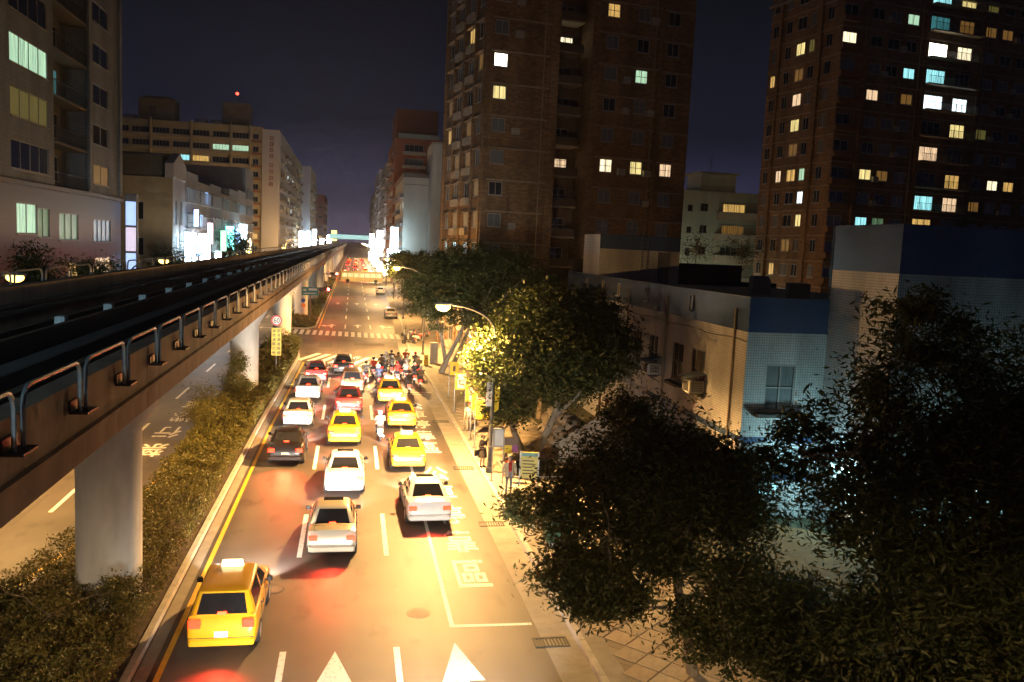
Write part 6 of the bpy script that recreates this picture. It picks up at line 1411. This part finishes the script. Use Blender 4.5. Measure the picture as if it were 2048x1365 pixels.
# right-hand pavement trees, near to far
tree('street_tree', 9.0, 19.8, 'large dark tree with pale branches in front of the white building, nearest the kerb',
     [([(0, 0, 0), (-.12, .15, .8), (-.3, .4, 1.7), (-.42, .7, 2.7), (-.35, .95, 3.1), (-.5, 1.2, 4.0)], .17, .08), ([(-.42, .7, 2.7), (-1.3, 1.0, 3.2), (-2.1, 1.3, 3.3), (-3.0, 1.9, 3.0)], .07, .025), ([(-.35, .95, 3.1), (.5, 1.4, 4.0), (1.2, 1.8, 4.7)], .07, .03), ([(-.3, .4, 1.7), (.8, .5, 2.4), (1.8, .7, 2.2)], .05, .02), ([(-.35, .95, 3.1), (-.9, 1.2, 3.9), (-1.0, 1.5, 4.8)], .05, .02)],
     [((8.6, 22.0, 4.9), (2.4, 2.2, 1.7)), ((6.9, 21.8, 4.1), (1.8, 1.9, 1.4)), ((10.4, 21.8, 4.2), (1.6, 1.8, 1.6)), ((5.9, 20.9, 2.6), (1.1, 1.2, .9)), ((5.5, 25.0, 3.1), (.9, 1.0, .6)), ((6.9, 20.4, 2.3), (1.0, 1.0, .8)), ((10.3, 19.8, 2.4), (1.4, 1.2, 1.0)), ((11.6, 19.6, 1.7), (1.5, 1.2, 1.2)), ((8.3, 23.6, 6.2), (1.0, 1.0, .7)), ((9.6, 19.3, 1.2), (.8, .8, .7)), ((8.2, 20.6, 3.2), (1.1, 1.0, .8)), ((8.9, 19.2, 1.6), (.9, .8, .9)), ((6.2, 20.2, 2.0), (.9, .9, .6)), ((10.9, 18.6, 1.2), (1.2, 1.0, .9))],
     86000, .155, .34, L_NARROW, M_BARKP, 34, .27, branches=80, twig=.014)
tree('street_tree', 13.4, 16.8, 'tall narrow leaved tree filling the lower right corner in front of the tall white block',
     [([(0, 0, 0), (.1, .2, 2), (-.1, .3, 4), (.1, .2, 6)], .2, .1), ([(-.1, .3, 4), (-1.2, .4, 5.5), (-2, .4, 6.6)], .08, .03), ([(0, .2, 3), (1.3, .2, 5), (2.0, 0, 6.5)], .08, .03)],
     [((13.2, 17.2, 7.6), (2.2, 2.0, 2.0)), ((12.0, 17.4, 5.4), (1.6, 1.6, 1.8)), ((14.8, 17.2, 6.0), (2.2, 2.0, 2.3)), ((13.2, 17.8, 9.6), (1.2, 1.1, 1.0)), ((11.6, 16.6, 2.3), (1.3, 1.3, 1.2)), ((13.2, 16.0, 3.4), (2.4, 1.8, 2.0)), ((15.6, 16.6, 3.2), (2.2, 1.8, 2.0)), ((10.9, 19.0, 6.6), (1.0, 1.0, 1.1))],
     70000, .20, .26, L_NARROW, M_BARK, 40, .25, branches=60, twig=.015)
tree('street_tree', 17.6, 18.4, 'dark tree cut by the right edge of the picture',
     [([(0, 0, 0), (.1, .1, 2.5), (-.1, 0, 5), (.1, .1, 7)], .2, .1), ([(0, 0, 3.5), (-1.2, -.2, 5), (-1.8, -.2, 6.6)], .08, .03)],
     [((17.4, 18.4, 8.2), (2.0, 2.0, 2.2)), ((16.6, 18.8, 5.4), (2.2, 2.0, 2.2)), ((18.8, 18.2, 6.0), (2.2, 2.0, 2.4)), ((17.2, 17.4, 2.6), (2.6, 2.0, 2.0))], 42000, .20, .26, L_NARROW, M_BARK, 34, .25, branches=44, twig=.015)
tree('shrub', 10.2, 13.2, 'low leafy shrub in front of the lower right trees',
     [([(0, 0, 0), (.1, .1, .7), (0, .2, 1.5)], .07, .03)], [((10.6, 13.6, 1.9), (1.8, 1.4, 1.2)), ((12.6, 13.4, 2.6), (1.8, 1.4, 1.4))], 15000, .2, .24, L_NARROW, M_BARK, 26, .26, branches=20, group='shrubs', twig=.012)
tree('street_tree', 8.9, 40.1, 'forked tree lit yellow by the street lamp beside the bus stop',
     [([(0, 0, 0), (-.2, .1, .5), (-.75, .3, 1.6), (-1.2, .6, 2.8), (-1.5, .8, 4.0)], .24, .1), ([(-.1, .05, .4), (.55, 0, 1.5), (1.1, .3, 2.6), (1.5, .5, 3.9), (1.6, .6, 5.2)], .24, .11), ([(1.1, .3, 2.6), (2.2, .3, 3.6), (3.1, .4, 4.8)], .12, .06)],
     [((9.6, 41.0, 7.0), (2.8, 2.4, 2.1)), ((7.4, 40.6, 5.4), (1.9, 1.9, 1.9)), ((11.8, 41.0, 5.9), (2.2, 2.2, 2.3)), ((7.7, 40.4, 3.2), (1.2, 1.2, .9)), ((10.4, 41.4, 4.4), (1.9, 1.8, 1.2)), ((11.6, 41.2, 8.0), (1.6, 1.6, 1.2))], 80000, .165, .52, L_FICUS, M_BARKP, 50, .22, branches=50, twig=.022)
tree('street_tree', 7.6, 71.2, 'broad dark tree with leaning trunks in front of the brick tower',
     [([(0, 0, 0), (.5, .1, 1.2), (1.3, .3, 2.8), (2.0, .4, 4.6)], .3, .13), ([(.4, .1, .9), (.1, .6, 2.6), (-.4, 1.0, 4.6)], .2, .09)],
     [((9.8, 72, 8.6), (3.8, 3.2, 2.6)), ((6.8, 71.6, 6.6), (2.6, 2.6, 2.1)), ((13.4, 72.4, 8.4), (3.2, 3.0, 2.5)), ((10.5, 72, 5.6), (3.6, 2.8, 1.7)), ((16.5, 73.0, 7.0), (3.0, 2.6, 2.3)), ((7.4, 71.8, 4.6), (1.7, 1.8, 1.0))], 50000, .2, .5, L_FICUS, M_BARKP, 44, .2, branches=40, twig=.03)
tree('street_tree', 8.9, 74.5, 'second leaning trunk tree right behind the broad dark tree',
     [([(0, 0, 0), (.6, .2, 1.5), (1.4, .3, 3.4), (2.2, .5, 5.4)], .26, .12)], [((11.6, 76.5, 8.6), (2.8, 2.4, 2.0)), ((8.6, 76.6, 9.2), (2.2, 2.2, 1.6))], 16000, .22, .5, L_FICUS, M_BARKP, 30, .22, branches=20, twig=.03)
tree('street_tree', 8.6, 104, 'small roadside tree behind the second street lamp', [([(0, 0, 0), (.1, 0, 2), (-.2, .2, 4)], .16, .08)], [((8.0, 104, 6.6), (2.4, 2.4, 2.6)), ((9.6, 105, 8.2), (2.0, 2.0, 1.6))], 15000, .24, .5, L_FICUS, M_BARK, 30, .22, branches=14, twig=.03)
tree('street_tree', 8.8, 126, 'roadside tree glowing yellow round the third street lamp', [([(0, 0, 0), (.1, 0, 2.2), (-.3, .2, 4.4)], .16, .08)], [((7.2, 126, 7.4), (2.5, 2.4, 2.4)), ((9.0, 127, 8.2), (2.2, 2.2, 2.0))], 12000, .28, .5, L_FICUS, M_BARK, 28, .22, branches=12, twig=.03)
tree('street_tree', 9.6, 160, 'farther roadside tree on the right kerb', [([(0, 0, 0), (.1, 0, 2.2), (-.3, .2, 4.4)], .16, .08)], [((8.8, 160, 7.0), (2.8, 2.6, 2.8))], 8000, .34, .5, L_FICUS, M_BARK, 24, .24, branches=8, twig=.03)
tree('street_tree', 12.0, 52.5, 'dark tree filling the gap between the forked tree and the white building', [([(0, 0, 0), (.1, 0, 2.2), (-.2, .2, 4.4)], .18, .08)], [((12.0, 52, 6.4), (2.4, 2.4, 2.4)), ((13.2, 50, 4.6), (1.8, 2, 1.8))], 15000, .17, .5, L_DARK, M_BARK, 30, .23, branches=16, twig=.025)
# left-hand trees
for x, y, zc, R, lb in ((-17.2, 52, 7.4, (1.7, 2.0, 2.9), 'dark street tree in front of the beige block, left edge'), (-16.2, 59, 7.0, (1.5, 1.8, 2.3), 'smaller dark street tree beside it in front of the beige block'), (-18.4, 94, 7.4, (2.2, 2.2, 2.4), 'bushy street tree in front of the tan corner house'), (-18.6, 138, 9.0, (2.0, 2.8, 3.6), 'street tree between the blazing shop signs'), (-18.6, 151.5, 8.0, (1.2, 1.6, 2.6), 'thin street tree in front of the yellow sign')):
    tree('street_tree', x, y, lb, [([(0, 0, 0), (.1, 0, 2.4), (-.1, .1, zc - .6)], .15, .07)], [((x, y, zc), R), ((x + .3, y - .6, zc - R[2] * .5), tuple(q * .8 for q in R))], 13000, .17 if y < 100 else .22, .5, L_DARK, M_BARK, 26, .25, branches=14, twig=.025)
for x, y, lb in ((44, 105, 'bare thin tree in front of the small apartment house, left one'), (50, 104, 'bare thin tree in front of the small apartment house, right one')):
    tree('thin_tree', x, y, lb, [([(0, 0, 0), (.1, 0, 5), (-.1, .1, 9), (0, 0, 12)], .14, .05)], [((x, y, 12.2), (2.6, 2.2, 2.4))], 900, .3, .3, L_DARK, M_BARK, 30, .3, branches=30, twig=.03, group='thin trees')
# ---------- hedge on the median: leaves over a rolling top
def in_poly(x, y, poly):
    c = np.zeros(len(x), bool); n = len(poly)
    for i in range(n):
        (x0, y0), (x1, y1) = poly[i], poly[(i + 1) % n]
        if y0 != y1: c ^= ((y0 > y) != (y1 > y)) & (x < (x1 - x0) * (y - y0) / (y1 - y0) + x0)
    return c
def hedge(poly, n, label, ylo, yhi, near, h0=.75, dens_pow=1.5):
    ins = ring_poly(poly, .12); xs = [p_[0] for p_ in ins]
    m = int(n * 2.2); y = ylo + (yhi - ylo) * rng.uniform(0, 1, m) ** dens_pow; x = rng.uniform(min(xs), max(xs), m); k = in_poly(x, y, ins); x, y = x[k][:n], y[k][:n]
    for py in PIERS:
        q = np.hypot(x + 6.85, y - py) > .95; x, y = x[q], y[q]
    # plants in tufts: every leaf drawn towards its plant's centre, the plant domed
    cell = .62; gx, gy = np.floor(x / cell), np.floor(y / cell)
    hsh = lambda a, b, s_: np.mod(np.sin(a * 127.1 + b * 311.7 + s_ * 74.7) * 43758.5453, 1.0)
    cx, cy_ = (gx + .25 + .5 * hsh(gx, gy, 1)) * cell, (gy + .25 + .5 * hsh(gx, gy, 2)) * cell
    d = np.hypot(x - cx, y - cy_) / cell; hp = h0 * (.75 + .55 * hsh(gx, gy, 3))
    top = hp * np.sqrt(np.clip(1 - (d / .95) ** 2, .05, 1))
    z = .1 + top * rng.uniform(.12, 1.0, len(x)) ** .4 + rng.normal(size=len(x)) * .03
    sz = .085 * np.clip(y / 30, 1, 4)
    leaf_object('hedge', np.stack([x, y, z], 1), .085, .55, L_HEDGE, None, .5, sz, kind='stuff', label=label, cat='hedge')
hedge(MED1, 190000, 'clipped leafy hedge filling the median under the viaduct', 12, 90, True, .95)
hedge([(-4.25, 108), (-4.2, 240), (-8.3, 240), (-8.3, 108), (-7.3, 105.6), (-5.2, 105.6)], 14000, 'low clipped hedge on the median beyond the crossing', 106, 240, False, .4)
for x, y, lb, lobes, n in ((-7.9, 51, 'rounded bushy shrub on the median before the second pier', [((-8.0, 50.5, 1.2), (.9, 2.4, .9)), ((-7.3, 47.5, 1.2), (.9, 1.6, .8))], 12000), (-7.0, 55.4, 'tall pointed shrub on the median against the second pier', [((-7.0, 55.4, 1.9), (.8, .9, 1.3)), ((-6.9, 55.6, 3.0), (.45, .5, .8))], 8000), (-6.2, 79.5, 'dark shrub at the end of the median behind the yellow board', [((-6.3, 79.5, 1.6), (1.4, 1.6, 1.1)), ((-5.3, 81, 1.4), (.8, 1, .8))], 7000), (-7.4, 22.6, 'shrub at the foot of the nearest pier', [((-7.4, 23.2, .9), (.9, .8, .5)), ((-6.2, 24.2, 1.0), (.5, .5, .5)), ((-9.2, 23.8, 1.0), (.8, .7, .5))], 9000)):
    tree('shrub', x, y, lb, [([(0, 0, 0), (.05, 0, .4), (0, .05, 1.0)], .06, .03)], lobes, n, .10 if y > 30 else .075, .5, L_HEDGE, M_BARK, 24, .26, z=.1, group='median shrubs', branches=10, twig=.012)
# grass in the tree beds
pts = []
for a, b, c, d in BEDS: k = 5000; pts.append(np.stack([rng.uniform(a, b, k), rng.uniform(c, d, k), np.full(k, .2)], 1))
leaf_object('grass', np.concatenate(pts), .09, .16, M_GRASS, None, 0, kind='stuff', label='grass in the tree beds on the pavement', cat='grass')
# ================================================================== night haze
HAZE = .0003
if HAZE:
    hz = MB(); hz.box(-300, 300, -90, 900, -1.2, 70)
    hm_ = bpy.data.materials.new('haze'); hm_.use_nodes = True; t = hm_.node_tree; t.nodes.clear()
    o_ = t.nodes.new('ShaderNodeOutputMaterial'); v_ = t.nodes.new('ShaderNodeVolumePrincipled'); v_.inputs['Density'].default_value = HAZE; v_.inputs['Color'].default_value = (.74, .82, 1.0, 1); v_.inputs['Anisotropy'].default_value = .6
    t.links.new(v_.outputs[0], o_.inputs['Volume'])
    hz.build('haze', hm_, kind='stuff')
